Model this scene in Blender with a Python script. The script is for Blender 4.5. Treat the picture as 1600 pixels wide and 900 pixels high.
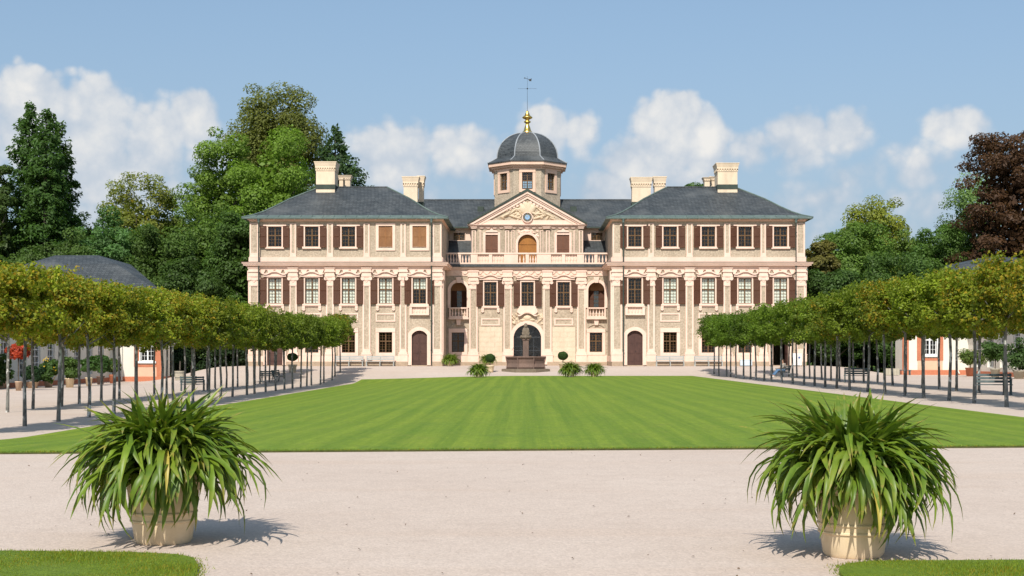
import bpy, math, random
import numpy as np
from mathutils import Vector

# ------------------------------------------------------------------ scene, camera, sky, sun, exposure
scene = bpy.context.scene
for o in list(bpy.data.objects):
    bpy.data.objects.remove(o, do_unlink=True)
COL = scene.collection
PI = math.pi
R = math.radians
random.seed(7)
rng = np.random.default_rng(7)

F_PX, CX, HZ, EYE = 2137.0, 823.0, 555.0, 1.7      # focal length in photo pixels, axis column, horizon row, eye height
cam_data = bpy.data.cameras.new('camera')
cam = bpy.data.objects.new('camera', cam_data)
COL.objects.link(cam)
cam.location = (0, 0, EYE)
cam.rotation_euler = (R(90), 0, 0)
cam_data.sensor_width = 36.0
cam_data.lens = 36.0 * F_PX / 1600.0
cam_data.shift_x = (800 - CX) / 1600.0
cam_data.shift_y = (HZ - 450) / 1600.0
cam_data.clip_start = 0.1
cam_data.clip_end = 6000
scene.camera = cam

SUN_EL, SUN_AZ = R(44), R(11)                       # light travels towards +Y and a little +X
sun_data = bpy.data.lights.new('sun', 'SUN')
sun_data.energy = 4.2
sun_data.angle = R(0.53)
sun_data.color = (1.0, 0.95, 0.86)
sun = bpy.data.objects.new('sun', sun_data)
COL.objects.link(sun)
dvec = Vector((math.sin(SUN_AZ) * math.cos(SUN_EL), math.cos(SUN_AZ) * math.cos(SUN_EL), -math.sin(SUN_EL)))
sun.rotation_euler = dvec.to_track_quat('-Z', 'Y').to_euler()
sun.location = (-20, -60, 80)

scene.view_settings.view_transform = 'Standard'
scene.view_settings.look = 'None'
scene.view_settings.exposure = 0.24
scene.view_settings.gamma = 1.0
scene.render.film_transparent = False
scene.cycles.max_bounces = 5
scene.cycles.diffuse_bounces = 3
scene.cycles.glossy_bounces = 2
scene.cycles.transmission_bounces = 3
scene.cycles.transparent_max_bounces = 12


class NT:
    """small helper for node trees"""
    def __init__(self, tree):
        self.t = tree
        self.n = tree.nodes
        self.l = tree.links

    def node(self, kind, **kw):
        nd = self.n.new(kind)
        for k, v in kw.items():
            setattr(nd, k, v)
        return nd

    def put(self, sock, val):
        if val is None:
            return
        if isinstance(val, bpy.types.NodeSocket):
            self.l.new(val, sock)
        else:
            if hasattr(sock.default_value, '__len__') and not hasattr(val, '__len__'):
                val = [val] * len(sock.default_value)
            if hasattr(val, '__len__') and len(val) == 3 and len(sock.default_value) == 4:
                val = (*val, 1.0)
            sock.default_value = val

    def math(self, op, a, b=None, c=None, clamp=False):
        nd = self.node('ShaderNodeMath', operation=op, use_clamp=clamp)
        self.put(nd.inputs[0], a)
        self.put(nd.inputs[1], b)
        self.put(nd.inputs[2], c)
        return nd.outputs[0]

    def vmath(self, op, a, b=None):
        nd = self.node('ShaderNodeVectorMath', operation=op)
        self.put(nd.inputs[0], a)
        self.put(nd.inputs[1], b)
        return nd.outputs[0]

    def noise(self, vec, scale, detail=4.0, rough=0.55, dist=0.0):
        nd = self.node('ShaderNodeTexNoise')
        self.put(nd.inputs['Vector'], vec)
        nd.inputs['Scale'].default_value = scale
        nd.inputs['Detail'].default_value = detail
        nd.inputs['Roughness'].default_value = rough
        nd.inputs['Distortion'].default_value = dist
        return nd.outputs['Fac']

    def mapr(self, v, a, b, c=0.0, d=1.0, smooth=False):
        nd = self.node('ShaderNodeMapRange')
        if smooth:
            nd.interpolation_type = 'SMOOTHSTEP'
        self.put(nd.inputs[0], v)
        for i, x in enumerate((a, b, c, d)):
            self.put(nd.inputs[1 + i], x)
        return nd.outputs[0]

    def mix(self, fac, a, b, mode='MIX'):
        nd = self.node('ShaderNodeMix', data_type='RGBA', blend_type=mode)
        self.put(nd.inputs['Factor'], fac)
        self.put(nd.inputs[6], a)
        self.put(nd.inputs[7], b)
        return nd.outputs[2]

    def ramp(self, fac, stops):
        nd = self.node('ShaderNodeValToRGB')
        self.put(nd.inputs[0], fac)
        el = nd.color_ramp.elements
        while len(el) < len(stops):
            el.new(0.5)
        for e, (p, c) in zip(el, stops):
            e.position = p
            e.color = (*c, 1.0)
        return nd.outputs[0]


def build_world():
    w = bpy.data.worlds.new('World')
    scene.world = w
    w.use_nodes = True
    w.node_tree.nodes.clear()
    k = NT(w.node_tree)
    sky = k.node('ShaderNodeTexSky', sky_type='NISHITA')
    sky.sun_disc = False
    sky.sun_elevation = SUN_EL
    sky.sun_rotation = R(180) + SUN_AZ
    sky.altitude = 100
    sky.air_density = 1.0
    sky.dust_density = 1.6
    sky.ozone_density = 2.2
    geo = k.node('ShaderNodeTexCoord').outputs['Generated']
    sep = k.node('ShaderNodeSeparateXYZ')
    k.put(sep.inputs[0], geo)
    x, y, z = sep.outputs
    az = k.math('ARCTAN2', x, y)
    el = k.math('ARCSINE', z)
    n1 = k.noise(geo, 26.0, 7.0, 0.56, 0.1)
    n2 = k.noise(k.vmath('ADD', geo, (3.1, 1.7, 0.4)), 7.0, 2.0, 0.5)
    # cumulus of the picture: (column, row, half width, half height, strength)
    clouds = [
        (84, 203, 66, 70, 1.1), (170, 212, 80, 70, 1.0), (252, 232, 75, 68, 0.9), (314, 198, 45, 45, 1.0), (20, 255, 60, 62, 0.75), (200, 290, 150, 64, 0.95), (330, 260, 60, 60, .8),
        (615, 245, 90, 54, 0.92), (725, 242, 90, 48, 0.85), (850, 206, 48, 42, 0.9), (908, 210, 38, 40, 0.75), (650, 305, 130, 46, 0.6),
        (1045, 205, 58, 50, 1.25), (1098, 225, 44, 44, 1.15), (1000, 262, 72, 50, 1.2), (955, 298, 70, 42, 1.1), (1075, 285, 70, 40, 0.75),
        (1245, 218, 66, 42, 0.88), (1312, 210, 48, 38, 0.85), (1165, 232, 60, 30, 0.72),
        (1475, 217, 58, 32, 0.85), (1432, 268, 80, 44, 0.78), (1335, 278, 85, 32, 0.62), (1275, 325, 115, 44, 0.75), (1440, 330, 115, 48, 0.72),
        (-8, 16, 30, 22, 0.7), (45, 92, 40, 10, 0.28), (700, 8, 120, 8, 0.2)]
    dens = None
    for (px, py, rx, ry, st) in clouds:
        a = (px - CX) / F_PX
        e = (HZ - py) / F_PX
        da = k.math('MULTIPLY', k.math('SUBTRACT', az, a), F_PX / rx)
        de = k.math('MULTIPLY', k.math('SUBTRACT', el, e), F_PX / ry)
        de = k.math('ADD', k.math('MAXIMUM', de, 0.0), k.math('MULTIPLY', k.math('MINIMUM', de, 0.0), 0.6))
        r2 = k.math('ADD', k.math('MULTIPLY', da, da), k.math('MULTIPLY', de, de))
        v = k.math('MULTIPLY', k.math('EXPONENT', k.math('MULTIPLY', r2, -0.9)), st * 1.22)
        if dens is None:
            dens = v
        else:
            nd = k.node('ShaderNodeMath', operation='MAXIMUM')
            k.put(nd.inputs[0], dens)
            k.put(nd.inputs[1], v)
            dens = nd.outputs[0]
    # the same kind of fair weather cumulus goes on all round, low over the horizon
    side = k.mapr(k.math('ABSOLUTE', az), 0.42, 0.6, 0, 1, True)
    band = k.math('MULTIPLY', k.mapr(el, 0.30, 0.12, 0, 1, True), k.mapr(el, -0.02, 0.03, 0, 1, True))
    gen = k.math('MULTIPLY', k.mapr(n2, 0.42, 0.62, 0, 1, True), k.math('MULTIPLY', side, band))
    dens = k.math('MAXIMUM', dens, gen)
    def billow(scale):
        vo = k.node('ShaderNodeTexVoronoi', feature='F1')
        k.put(vo.inputs['Vector'], k.vmath('ADD', geo, k.vmath('MULTIPLY', nv, (0.012, 0.012, 0.012))))
        vo.inputs['Scale'].default_value = scale
        return k.math('SUBTRACT', 0.5, vo.outputs['Distance'])
    nv = k.node('ShaderNodeTexNoise')
    k.put(nv.inputs['Vector'], geo)
    nv.inputs['Scale'].default_value = 40.0
    nv = nv.outputs['Color']
    b1, b2 = billow(48.0), billow(115.0)
    puff = k.math('ADD', k.math('MULTIPLY', b1, 0.36), k.math('MULTIPLY', b2, 0.22))
    near_c = k.mapr(dens, 0.05, 0.38, 0.25, 1.0)
    field = k.math('ADD', dens, k.math('MULTIPLY', near_c, k.math('ADD', k.math('MULTIPLY', k.math('SUBTRACT', n1, 0.5), 0.62), puff)))
    soft = k.mapr(el, 0.20, 0.10, 0.24, 0.72)
    mask = k.mapr(field, 0.40, k.math('ADD', soft, 0.40), 0, 0.95, True)
    n3 = k.noise(k.vmath('ADD', geo, (0.006, 0.004, -0.012)), 26.0, 7.0, 0.56, 0.1)
    relief = k.math('SUBTRACT', n1, n3)
    lit = k.math('ADD', k.mapr(field, 0.4, 1.5, 0.32, 0.74), k.math('MULTIPLY', relief, 1.2))
    lit = k.math('ADD', lit, k.math('MULTIPLY', puff, 0.5))
    lit = k.math('ADD', lit, k.mapr(el, 0.09, 0.18, -0.30, 0.08))
    ccol = k.ramp(lit, [(0.05, (3.1, 3.75, 4.5)), (0.42, (4.15, 4.5, 4.95)), (0.92, (6.1, 5.95, 5.7))])
    veil = k.mapr(el, 0.28, 0.04, 0.0, 0.62, True)
    base = k.mix(0.45, sky.outputs[0], (2.0, 3.0, 3.95))
    base = k.mix(veil, base, (2.45, 3.2, 4.05))
    out = k.mix(mask, base, ccol)
    bg = k.node('ShaderNodeBackground')
    k.put(bg.inputs['Color'], out)
    bg.inputs['Strength'].default_value = 0.125
    wo = k.node('ShaderNodeOutputWorld')
    k.l.new(bg.outputs[0], wo.inputs[0])
    w.cycles.sampling_method = 'MANUAL'
    w.cycles.sample_map_resolution = 512


build_world()

# ------------------------------------------------------------------ materials
MATS = {}


def material(name, fn):
    m = bpy.data.materials.new(name)
    m.use_nodes = True
    k = NT(m.node_tree)
    bsdf = next(n for n in m.node_tree.nodes if n.type == 'BSDF_PRINCIPLED')
    out = next(n for n in m.node_tree.nodes if n.type == 'OUTPUT_MATERIAL')
    fn(k, bsdf, out)
    MATS[name] = m
    return m


def objco(k):
    return k.node('ShaderNodeTexCoord').outputs['Object']


def worldco(k):
    return k.node('ShaderNodeNewGeometry').outputs['Position']


def bump(k, bsdf, h, strength, dist):
    b = k.node('ShaderNodeBump')
    b.inputs['Strength'].default_value = strength
    b.inputs['Distance'].default_value = dist
    k.put(b.inputs['Height'], h)
    k.l.new(b.outputs[0], bsdf.inputs['Normal'])


def mottled(name, c1, c2, scale, rough=0.85, bs=0.3, bd=0.02, fine=None, stain=None, metallic=0.0, spec=0.2):
    def fn(k, bsdf, out):
        p = worldco(k)
        n = k.noise(p, scale, 5, 0.6)
        col = k.mix(k.mapr(n, 0.3, 0.7), c1, c2)
        if fine:
            f = k.noise(p, fine[0], 2, 0.6)
            col = k.mix(k.mapr(f, 0.35, 0.65), col, k.mix(1.0, col, fine[1], 'MULTIPLY'))
        if stain:
            sv = k.vmath('MULTIPLY', p, (1.0, 1.0, 0.22))
            s = k.noise(sv, stain[0], 5, 0.6)
            col = k.mix(k.mapr(s, 0.5, 0.75, 0, stain[2]), col, stain[1])
        k.put(bsdf.inputs['Base Color'], col)
        bsdf.inputs['Roughness'].default_value = rough
        bsdf.inputs['Metallic'].default_value = metallic
        if spec is not None:
            bsdf.inputs['Specular IOR Level'].default_value = spec
        hn = k.noise(p, fine[0] if fine else scale * 6, 3, 0.6)
        bump(k, bsdf, hn, bs, bd)
    return material(name, fn)


mottled('trim', (0.83, 0.622, 0.515), (0.775, 0.57, 0.465), 0.9, 0.8, 0.2, 0.01, (5.0, (0.95, 0.94, 0.92)), (1.1, (0.54, 0.41, 0.31), 0.4))
mottled('stucco', (0.57, 0.47, 0.36), (0.47, 0.385, 0.29), 0.8, 0.95, 0.7, 0.04, (6.5, (0.70, 0.69, 0.67)), (0.9, (0.30, 0.245, 0.18), 0.5))
mottled('pink_trim', (0.80, 0.56, 0.43), (0.74, 0.51, 0.39), 0.9, 0.8, 0.2, 0.01, (9.0, (0.93, 0.92, 0.9)), (0.8, (0.52, 0.36, 0.26), 0.35))
mottled('relief_stone', (0.68, 0.55, 0.40), (0.60, 0.48, 0.34), 2.2, 0.9, 0.3, 0.01, None, (1.4, (0.52, 0.42, 0.28), 0.5))
mottled('sandstone', (0.72, 0.60, 0.46), (0.64, 0.52, 0.39), 1.6, 0.9, 0.3, 0.01, (8.0, (0.92, 0.9, 0.87)), (0.9, (0.44, 0.34, 0.22), 0.3))
mottled('plinth_stone', (0.47, 0.355, 0.255), (0.38, 0.29, 0.21), 2.0, 0.9, 0.3, 0.01, (9.0, (0.86, 0.85, 0.84)))
mottled('chimney_plaster', (0.78, 0.64, 0.475), (0.71, 0.565, 0.41), 1.2, 0.85, 0.2, 0.01, None, (1.0, (0.4, 0.33, 0.24), 0.45))
mottled('red_sandstone', (0.22, 0.145, 0.115), (0.165, 0.115, 0.095), 1.6, 0.9, 0.4, 0.02, (10.0, (0.8, 0.8, 0.78)), (1.2, (0.12, 0.085, 0.07), 0.8))
mottled('lichen_stone', (0.23, 0.185, 0.14), (0.18, 0.14, 0.105), 2.2, 0.9, 0.4, 0.02, (9.0, (0.78, 0.8, 0.76)), (1.6, (0.15, 0.13, 0.09), 0.6))
mottled('copper', (0.125, 0.165, 0.15), (0.09, 0.125, 0.115), 1.4, 0.6, 0.2, 0.005, None, (1.2, (0.24, 0.29, 0.26), 0.5))
mottled('dark_copper', (0.055, 0.075, 0.06), (0.04, 0.05, 0.042), 1.4, 0.6, 0.2, 0.005)
mottled('lead', (0.33, 0.35, 0.37), (0.26, 0.28, 0.30), 2.0, 0.5, 0.1, 0.005)
mottled('gold', (0.95, 0.62, 0.16), (0.85, 0.52, 0.12), 3.0, 0.28, 0.1, 0.005, metallic=1.0)
mottled('iron', (0.05, 0.055, 0.06), (0.035, 0.04, 0.045), 5.0, 0.5, 0.1, 0.002)
mottled('bench_paint', (0.085, 0.115, 0.115), (0.06, 0.085, 0.09), 3.0, 0.45, 0.1, 0.002, None, (3.0, (0.16, 0.19, 0.19), 0.5))
mottled('pale_bench_paint', (0.42, 0.44, 0.42), (0.36, 0.38, 0.36), 3.0, 0.5, 0.1, 0.002)
mottled('sash_wood', (0.15, 0.085, 0.04), (0.115, 0.066, 0.032), 3.0, 0.5, 0.1, 0.002)
mottled('door_wood', (0.10, 0.052, 0.042), (0.075, 0.04, 0.034), 2.5, 0.55, 0.2, 0.004, None, (3.0, (0.05, 0.028, 0.025), 0.6))
mottled('door_ochre', (0.38, 0.165, 0.042), (0.31, 0.13, 0.035), 2.5, 0.5, 0.2, 0.004, None, (3.0, (0.24, 0.1, 0.03), 0.5))
mottled('shutter_brown', (0.105, 0.040, 0.019), (0.085, 0.031, 0.015), 1.3, 0.6, 0.15, 0.004, (7.0, (0.85, 0.85, 0.85)))
mottled('shutter_faded', (0.33, 0.155, 0.062), (0.25, 0.115, 0.05), 1.3, 0.65, 0.15, 0.004, (7.0, (0.85, 0.85, 0.85)), (2.0, (0.44, 0.24, 0.12), 0.6))
mottled('shutter_dull', (0.20, 0.09, 0.055), (0.165, 0.075, 0.046), 1.3, 0.65, 0.15, 0.004, (7.0, (0.88, 0.88, 0.88)))
mottled('curtain', (0.86, 0.86, 0.76), (0.80, 0.82, 0.74), 1.5, 0.9, 0.1, 0.002)
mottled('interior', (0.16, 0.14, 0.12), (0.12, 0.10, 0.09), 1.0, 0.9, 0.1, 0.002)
mottled('clock_blue', (0.27, 0.42, 0.60), (0.24, 0.38, 0.55), 2.0, 0.5, 0.1, 0.002)
mottled('clock_ring', (0.09, 0.10, 0.11), (0.07, 0.08, 0.09), 2.0, 0.5, 0.1, 0.002)
mottled('white_render', (0.74, 0.71, 0.63), (0.68, 0.65, 0.57), 0.7, 0.9, 0.2, 0.01, None, (0.8, (0.58, 0.53, 0.45), 0.35))
mottled('orange_trim', (0.56, 0.21, 0.12), (0.48, 0.18, 0.10), 1.6, 0.85, 0.2, 0.01, (8.0, (0.88, 0.86, 0.84)))
mottled('peach_render', (0.70, 0.47, 0.33), (0.62, 0.40, 0.28), 1.0, 0.9, 0.2, 0.01)
mottled('white_paint', (0.78, 0.78, 0.76), (0.72, 0.72, 0.71), 2.0, 0.5, 0.1, 0.002)
mottled('pale_blue_paint', (0.58, 0.66, 0.72), (0.53, 0.61, 0.68), 2.0, 0.5, 0.1, 0.002)
mottled('blue_print', (0.08, 0.14, 0.34), (0.07, 0.12, 0.30), 2.0, 0.5, 0.1, 0.002)
mottled('red_plastic', (0.62, 0.085, 0.03), (0.55, 0.07, 0.03), 2.0, 0.4, 0.1, 0.002)
mottled('pot_cream', (0.78, 0.63, 0.43), (0.71, 0.565, 0.375), 2.2, 0.5, 0.2, 0.003, (11.0, (0.94, 0.93, 0.9)), (5.0, (0.50, 0.37, 0.22), 0.55))
mottled('terracotta', (0.55, 0.40, 0.28), (0.46, 0.32, 0.22), 3.0, 0.8, 0.15, 0.003)
mottled('tub_wood', (0.46, 0.42, 0.33), (0.36, 0.33, 0.26), 3.0, 0.8, 0.2, 0.004)
mottled('soil', (0.045, 0.032, 0.022), (0.03, 0.022, 0.015), 20.0, 0.95, 0.6, 0.01)
mottled('skin', (0.50, 0.29, 0.20), (0.46, 0.26, 0.18), 6.0, 0.6, 0.1, 0.002)
mottled('jeans', (0.10, 0.19, 0.33), (0.075, 0.15, 0.27), 8.0, 0.85, 0.2, 0.004)
mottled('shirt', (0.42, 0.38, 0.33), (0.36, 0.32, 0.28), 8.0, 0.85, 0.2, 0.004)
mottled('hair', (0.06, 0.035, 0.022), (0.045, 0.026, 0.018), 12.0, 0.6, 0.2, 0.004)
mottled('litter', (0.14, 0.085, 0.045), (0.09, 0.06, 0.035), 14.0, 0.9, 0.1, 0.002)


def m_slate(k, bsdf, out):
    p = worldco(k)
    br = k.node('ShaderNodeTexBrick')
    sep = k.node('ShaderNodeSeparateXYZ')
    k.put(sep.inputs[0], p)
    cmb = k.node('ShaderNodeCombineXYZ')
    k.put(cmb.inputs[0], k.math('ADD', sep.outputs[0], k.math('MULTIPLY', sep.outputs[1], 0.7)))
    k.put(cmb.inputs[1], k.math('MULTIPLY', sep.outputs[2], 1.5))
    k.put(br.inputs['Vector'], cmb.outputs[0])
    br.inputs['Scale'].default_value = 1.0
    br.inputs['Brick Width'].default_value = 0.34
    br.inputs['Row Height'].default_value = 0.26
    br.inputs['Mortar Size'].default_value = 0.016
    br.inputs['Bias'].default_value = 0.0
    k.put(br.inputs['Color1'], (0.082, 0.090, 0.094))
    k.put(br.inputs['Color2'], (0.050, 0.056, 0.060))
    k.put(br.inputs['Mortar'], (0.018, 0.02, 0.022))
    n = k.noise(k.vmath('MULTIPLY', p, (1, 1, 2.2)), 0.8, 6, 0.65)
    col = k.mix(k.mapr(n, 0.35, 0.7), br.outputs['Color'], k.mix(1.0, br.outputs['Color'], (0.62, 0.66, 0.68), 'MULTIPLY'))
    n2 = k.noise(p, 0.35, 4, 0.5)
    col = k.mix(k.mapr(n2, 0.5, 0.72, 0, 0.55), col, (0.125, 0.13, 0.128))
    k.put(bsdf.inputs['Base Color'], col)
    bsdf.inputs['Roughness'].default_value = 0.55
    bump(k, bsdf, k.math('ADD', k.math('MULTIPLY', br.outputs['Fac'], -0.6), n), 0.5, 0.03)


material('slate', m_slate)


def m_glass(k, bsdf, out):
    tr = k.node('ShaderNodeBsdfTransparent')
    tr.inputs[0].default_value = (0.95, 0.98, 0.96, 1)
    gl = k.node('ShaderNodeBsdfGlossy')
    gl.inputs['Roughness'].default_value = 0.03
    b = k.node('ShaderNodeBump')
    b.inputs['Strength'].default_value = 0.15
    b.inputs['Distance'].default_value = 0.02
    k.put(b.inputs['Height'], k.noise(worldco(k), 4.0, 2, 0.5))
    k.l.new(b.outputs[0], gl.inputs['Normal'])
    mx = k.node('ShaderNodeMixShader')
    mx.inputs[0].default_value = 0.07
    k.l.new(tr.outputs[0], mx.inputs[1])
    k.l.new(gl.outputs[0], mx.inputs[2])
    k.l.new(mx.outputs[0], out.inputs[0])


material('glass', m_glass)


def m_gravel(k, bsdf, out):
    p = worldco(k)
    big = k.noise(p, 0.16, 5, 0.6)
    col = k.mix(k.mapr(big, 0.35, 0.68), (0.535, 0.432, 0.362), (0.585, 0.485, 0.412))
    trk = k.noise(k.vmath('MULTIPLY', p, (0.10, 0.9, 1)), 0.8, 4, 0.55)
    col = k.mix(k.mapr(trk, 0.55, 0.75, 0, 0.55), col, (0.52, 0.39, 0.30))
    mid = k.noise(p, 2.3, 4, 0.65)
    col = k.mix(k.mapr(mid, 0.45, 0.75, 0, 0.4), col, (0.46, 0.365, 0.30))
    vo = k.node('ShaderNodeTexVoronoi')
    k.put(vo.inputs['Vector'], p)
    vo.inputs['Scale'].default_value = 46.0
    speck = k.node('ShaderNodeSeparateColor')
    k.put(speck.inputs[0], vo.outputs['Color'])
    grain = k.mapr(speck.outputs[0], 0, 1, 0.88, 1.10)
    gcol = k.node('ShaderNodeCombineColor')
    for i in range(3):
        k.put(gcol.inputs[i], grain)
    col = k.mix(1.0, col, gcol.outputs[0], 'MULTIPLY')
    sm = k.noise(p, 21.0, 3, 0.7)
    col = k.mix(k.mapr(sm, 0.64, 0.76, 0, 0.4), col, (0.36, 0.285, 0.23))
    k.put(bsdf.inputs['Base Color'], col)
    bsdf.inputs['Roughness'].default_value = 0.95
    bsdf.inputs['Specular IOR Level'].default_value = 0.2
    h = k.math('ADD', k.math('MULTIPLY', vo.outputs['Distance'], -0.8), k.noise(p, 30, 3, 0.6))
    bump(k, bsdf, h, 0.4, 0.01)


material('gravel', m_gravel)


def lawn_fn(stripes, c_a, c_b):
    def fn(k, bsdf, out):
        p = worldco(k)
        sep = k.node('ShaderNodeSeparateXYZ')
        k.put(sep.inputs[0], p)
        wob = k.noise(k.vmath('MULTIPLY', p, (0.5, 0.06, 0)), 1.0, 2, 0.5)
        xx = k.math('ADD', sep.outputs[0], k.math('MULTIPLY', wob, 1.1))
        big = k.noise(p, 0.22, 4, 0.6)
        col = k.mix(k.mapr(big, 0.3, 0.7), c_a, c_b)
        if stripes:
            s = k.math('SINE', k.math('MULTIPLY', xx, 2 * PI / 0.92))
            st = k.mapr(s, -0.8, 0.8, 0, 1, True)
            str2 = k.noise(k.vmath('MULTIPLY', p, (4.6, 0.03, 0)), 1.0, 4, 0.75)
            str3 = k.noise(k.vmath('MULTIPLY', p, (1.1, 0.02, 0)), 1.0, 2, 0.6)
            st = k.math('MULTIPLY', st, k.mapr(str3, 0.3, 0.7, 0.15, 0.75))
            st = k.math('ADD', st, k.mapr(str2, 0.42, 0.66, 0.0, 0.85), None, True)
            col = k.mix(st, col, k.mix(1.0, col, (1.55, 1.32, 1.5), 'MULTIPLY'))
            col = k.mix(k.mapr(str2, 0.45, 0.8, 0, 0.4), col, k.mix(1.0, col, (0.78, 0.84, 0.8), 'MULTIPLY'))
        f = k.noise(p, 5.0, 5, 0.7)
        col = k.mix(k.mapr(f, 0.35, 0.72, 0, 0.55), col, k.mix(1.0, col, (0.62, 0.70, 0.55), 'MULTIPLY'))
        y = k.noise(p, 1.1, 5, 0.7)
        col = k.mix(k.mapr(y, 0.52, 0.78, 0, 0.6), col, (0.26, 0.27, 0.05))
        cl = k.noise(p, 0.55, 5, 0.7)
        col = k.mix(k.mapr(cl, 0.56, 0.7, 0, 0.5), col, (0.085, 0.20, 0.02))
        ff = k.noise(k.vmath('MULTIPLY', p, (1, 0.45, 1)), 42.0, 2, 0.7)
        col = k.mix(k.mapr(ff, 0.3, 0.7, 0, 0.5), col, k.mix(1.0, col, (0.55, 0.62, 0.5), 'MULTIPLY'))
        gr = k.noise(k.vmath('MULTIPLY', p, (9.0, 1.6, 1)), 1.0, 4, 0.75)
        col = k.mix(k.mapr(gr, 0.38, 0.66, 0, 0.5), col, k.mix(1.0, col, (0.60, 0.68, 0.55), 'MULTIPLY'))
        gr2 = k.noise(k.vmath('MULTIPLY', p, (5.0, 0.8, 1)), 1.3, 4, 0.75)
        col = k.mix(k.mapr(gr2, 0.52, 0.74, 0, 0.55), col, k.mix(1.0, col, (1.5, 1.3, 1.4), 'MULTIPLY'))
        k.put(bsdf.inputs['Base Color'], col)
        bsdf.inputs['Roughness'].default_value = 0.8
        bsdf.inputs['Specular IOR Level'].default_value = 0.25
        bump(k, bsdf, k.math('ADD', f, ff), 0.7, 0.04)
    return fn


material('lawn', lawn_fn(True, (0.185, 0.275, 0.021), (0.152, 0.25, 0.019)))
material('park_grass', lawn_fn(False, (0.12, 0.19, 0.022), (0.095, 0.16, 0.018)))


def leaf_fn(trans, rough, attr=True, spec=0.3):
    def fn(k, bsdf, out):
        oi = k.node('ShaderNodeObjectInfo')
        at = k.node('ShaderNodeAttribute')
        at.attribute_name = 'tint'
        t = at.outputs['Fac']
        val = k.mapr(t, 0, 1, 0.62, 1.38)
        vv = k.node('ShaderNodeCombineColor')
        for i in range(3):
            k.put(vv.inputs[i], val)
        col = k.mix(1.0, oi.outputs['Color'], vv.outputs[0], 'MULTIPLY')
        # turning leaves: the share is the object's own alpha
        nz = k.noise(worldco(k), 0.9, 3, 0.6)
        key = k.math('ADD', k.math('MULTIPLY', k.math('FRACT', k.math('MULTIPLY', t, 37.7)), 0.6), k.math('MULTIPLY', nz, 0.8))
        thr = k.math('SUBTRACT', 1.22, k.math('MULTIPLY', oi.outputs['Alpha'], 1.1))
        turn = k.mapr(key, thr, k.math('ADD', thr, 0.10), 0, 0.85)
        ycol = k.mix(k.math('FRACT', k.math('MULTIPLY', t, 91.3)), (0.42, 0.25, 0.022), (0.34, 0.30, 0.025))
        col = k.mix(turn, col, ycol)
        df = bsdf
        k.put(df.inputs['Base Color'], col)
        df.inputs['Roughness'].default_value = rough
        df.inputs['Specular IOR Level'].default_value = spec
        tr = k.node('ShaderNodeBsdfTranslucent')
        k.put(tr.inputs[0], k.mix(1.0, col, (1.25, 1.35, 0.7), 'MULTIPLY'))
        mx = k.node('ShaderNodeMixShader')
        mx.inputs[0].default_value = trans
        k.l.new(df.outputs[0], mx.inputs[1])
        k.l.new(tr.outputs[0], mx.inputs[2])
        k.l.new(mx.outputs[0], out.inputs[0])
    return fn


material('leaves', leaf_fn(0.42, 0.55))


def m_strap(k, bsdf, out):
    oi = k.node('ShaderNodeObjectInfo')
    at = k.node('ShaderNodeAttribute')
    at.attribute_name = 'tint'
    t = at.outputs['Fac']                       # 0 at the base of a leaf, 1 at its tip
    p = worldco(k)
    n = k.noise(p, 9.0, 3, 0.6)
    col = k.mix(k.mapr(n, 0.35, 0.65), (0.13, 0.215, 0.016), (0.20, 0.30, 0.026))
    col = k.mix(k.mapr(oi.outputs['Random'], 0, 1, 0, 0.7), col, (0.055, 0.115, 0.016))
    nb = k.noise(p, 3.1, 2, 0.5)
    col = k.mix(k.mapr(nb, 0.45, 0.7, 0, 0.55), col, (0.25, 0.31, 0.03))
    dry = k.math('MULTIPLY', k.mapr(t, 0.74, 1.0, 0, 1), k.mapr(n, 0.47, 0.56, 0, 0.9))
    col = k.mix(dry, col, (0.36, 0.25, 0.07))
    yel = k.mapr(oi.outputs['Alpha'], 0.5, 0.9, 0, 1)
    col = k.mix(yel, col, (0.46, 0.37, 0.07))
    k.put(bsdf.inputs['Base Color'], col)
    bsdf.inputs['Roughness'].default_value = 0.44
    bsdf.inputs['Specular IOR Level'].default_value = 0.45
    tr = k.node('ShaderNodeBsdfTranslucent')
    k.put(tr.inputs[0], k.mix(1.0, col, (1.3, 1.3, 0.6), 'MULTIPLY'))
    mx = k.node('ShaderNodeMixShader')
    mx.inputs[0].default_value = 0.25
    k.l.new(bsdf.outputs[0], mx.inputs[1])
    k.l.new(tr.outputs[0], mx.inputs[2])
    k.l.new(mx.outputs[0], out.inputs[0])


material('strap_leaf', m_strap)


def m_bark(c1, c2, c3, sc):
    def fn(k, bsdf, out):
        p = worldco(k)
        n = k.noise(k.vmath('MULTIPLY', p, (1, 1, 0.55)), sc, 4, 0.65)
        col = k.mix(k.mapr(n, 0.42, 0.52), c1, c2)
        n2 = k.noise(k.vmath('MULTIPLY', p, (1, 1, 0.6)), sc * 0.6, 3, 0.6)
        col = k.mix(k.mapr(n2, 0.57, 0.63), col, c3)
        k.put(bsdf.inputs['Base Color'], col)
        bsdf.inputs['Roughness'].default_value = 0.9
        bump(k, bsdf, n, 0.5, 0.01)
    return fn


material('pale_bark', m_bark((0.095, 0.09, 0.08), (0.19, 0.185, 0.165), (0.55, 0.54, 0.50), 7.0))
material('dark_bark', m_bark((0.05, 0.04, 0.03), (0.08, 0.065, 0.05), (0.11, 0.095, 0.075), 4.0))

# ------------------------------------------------------------------ mesh helpers


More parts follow.
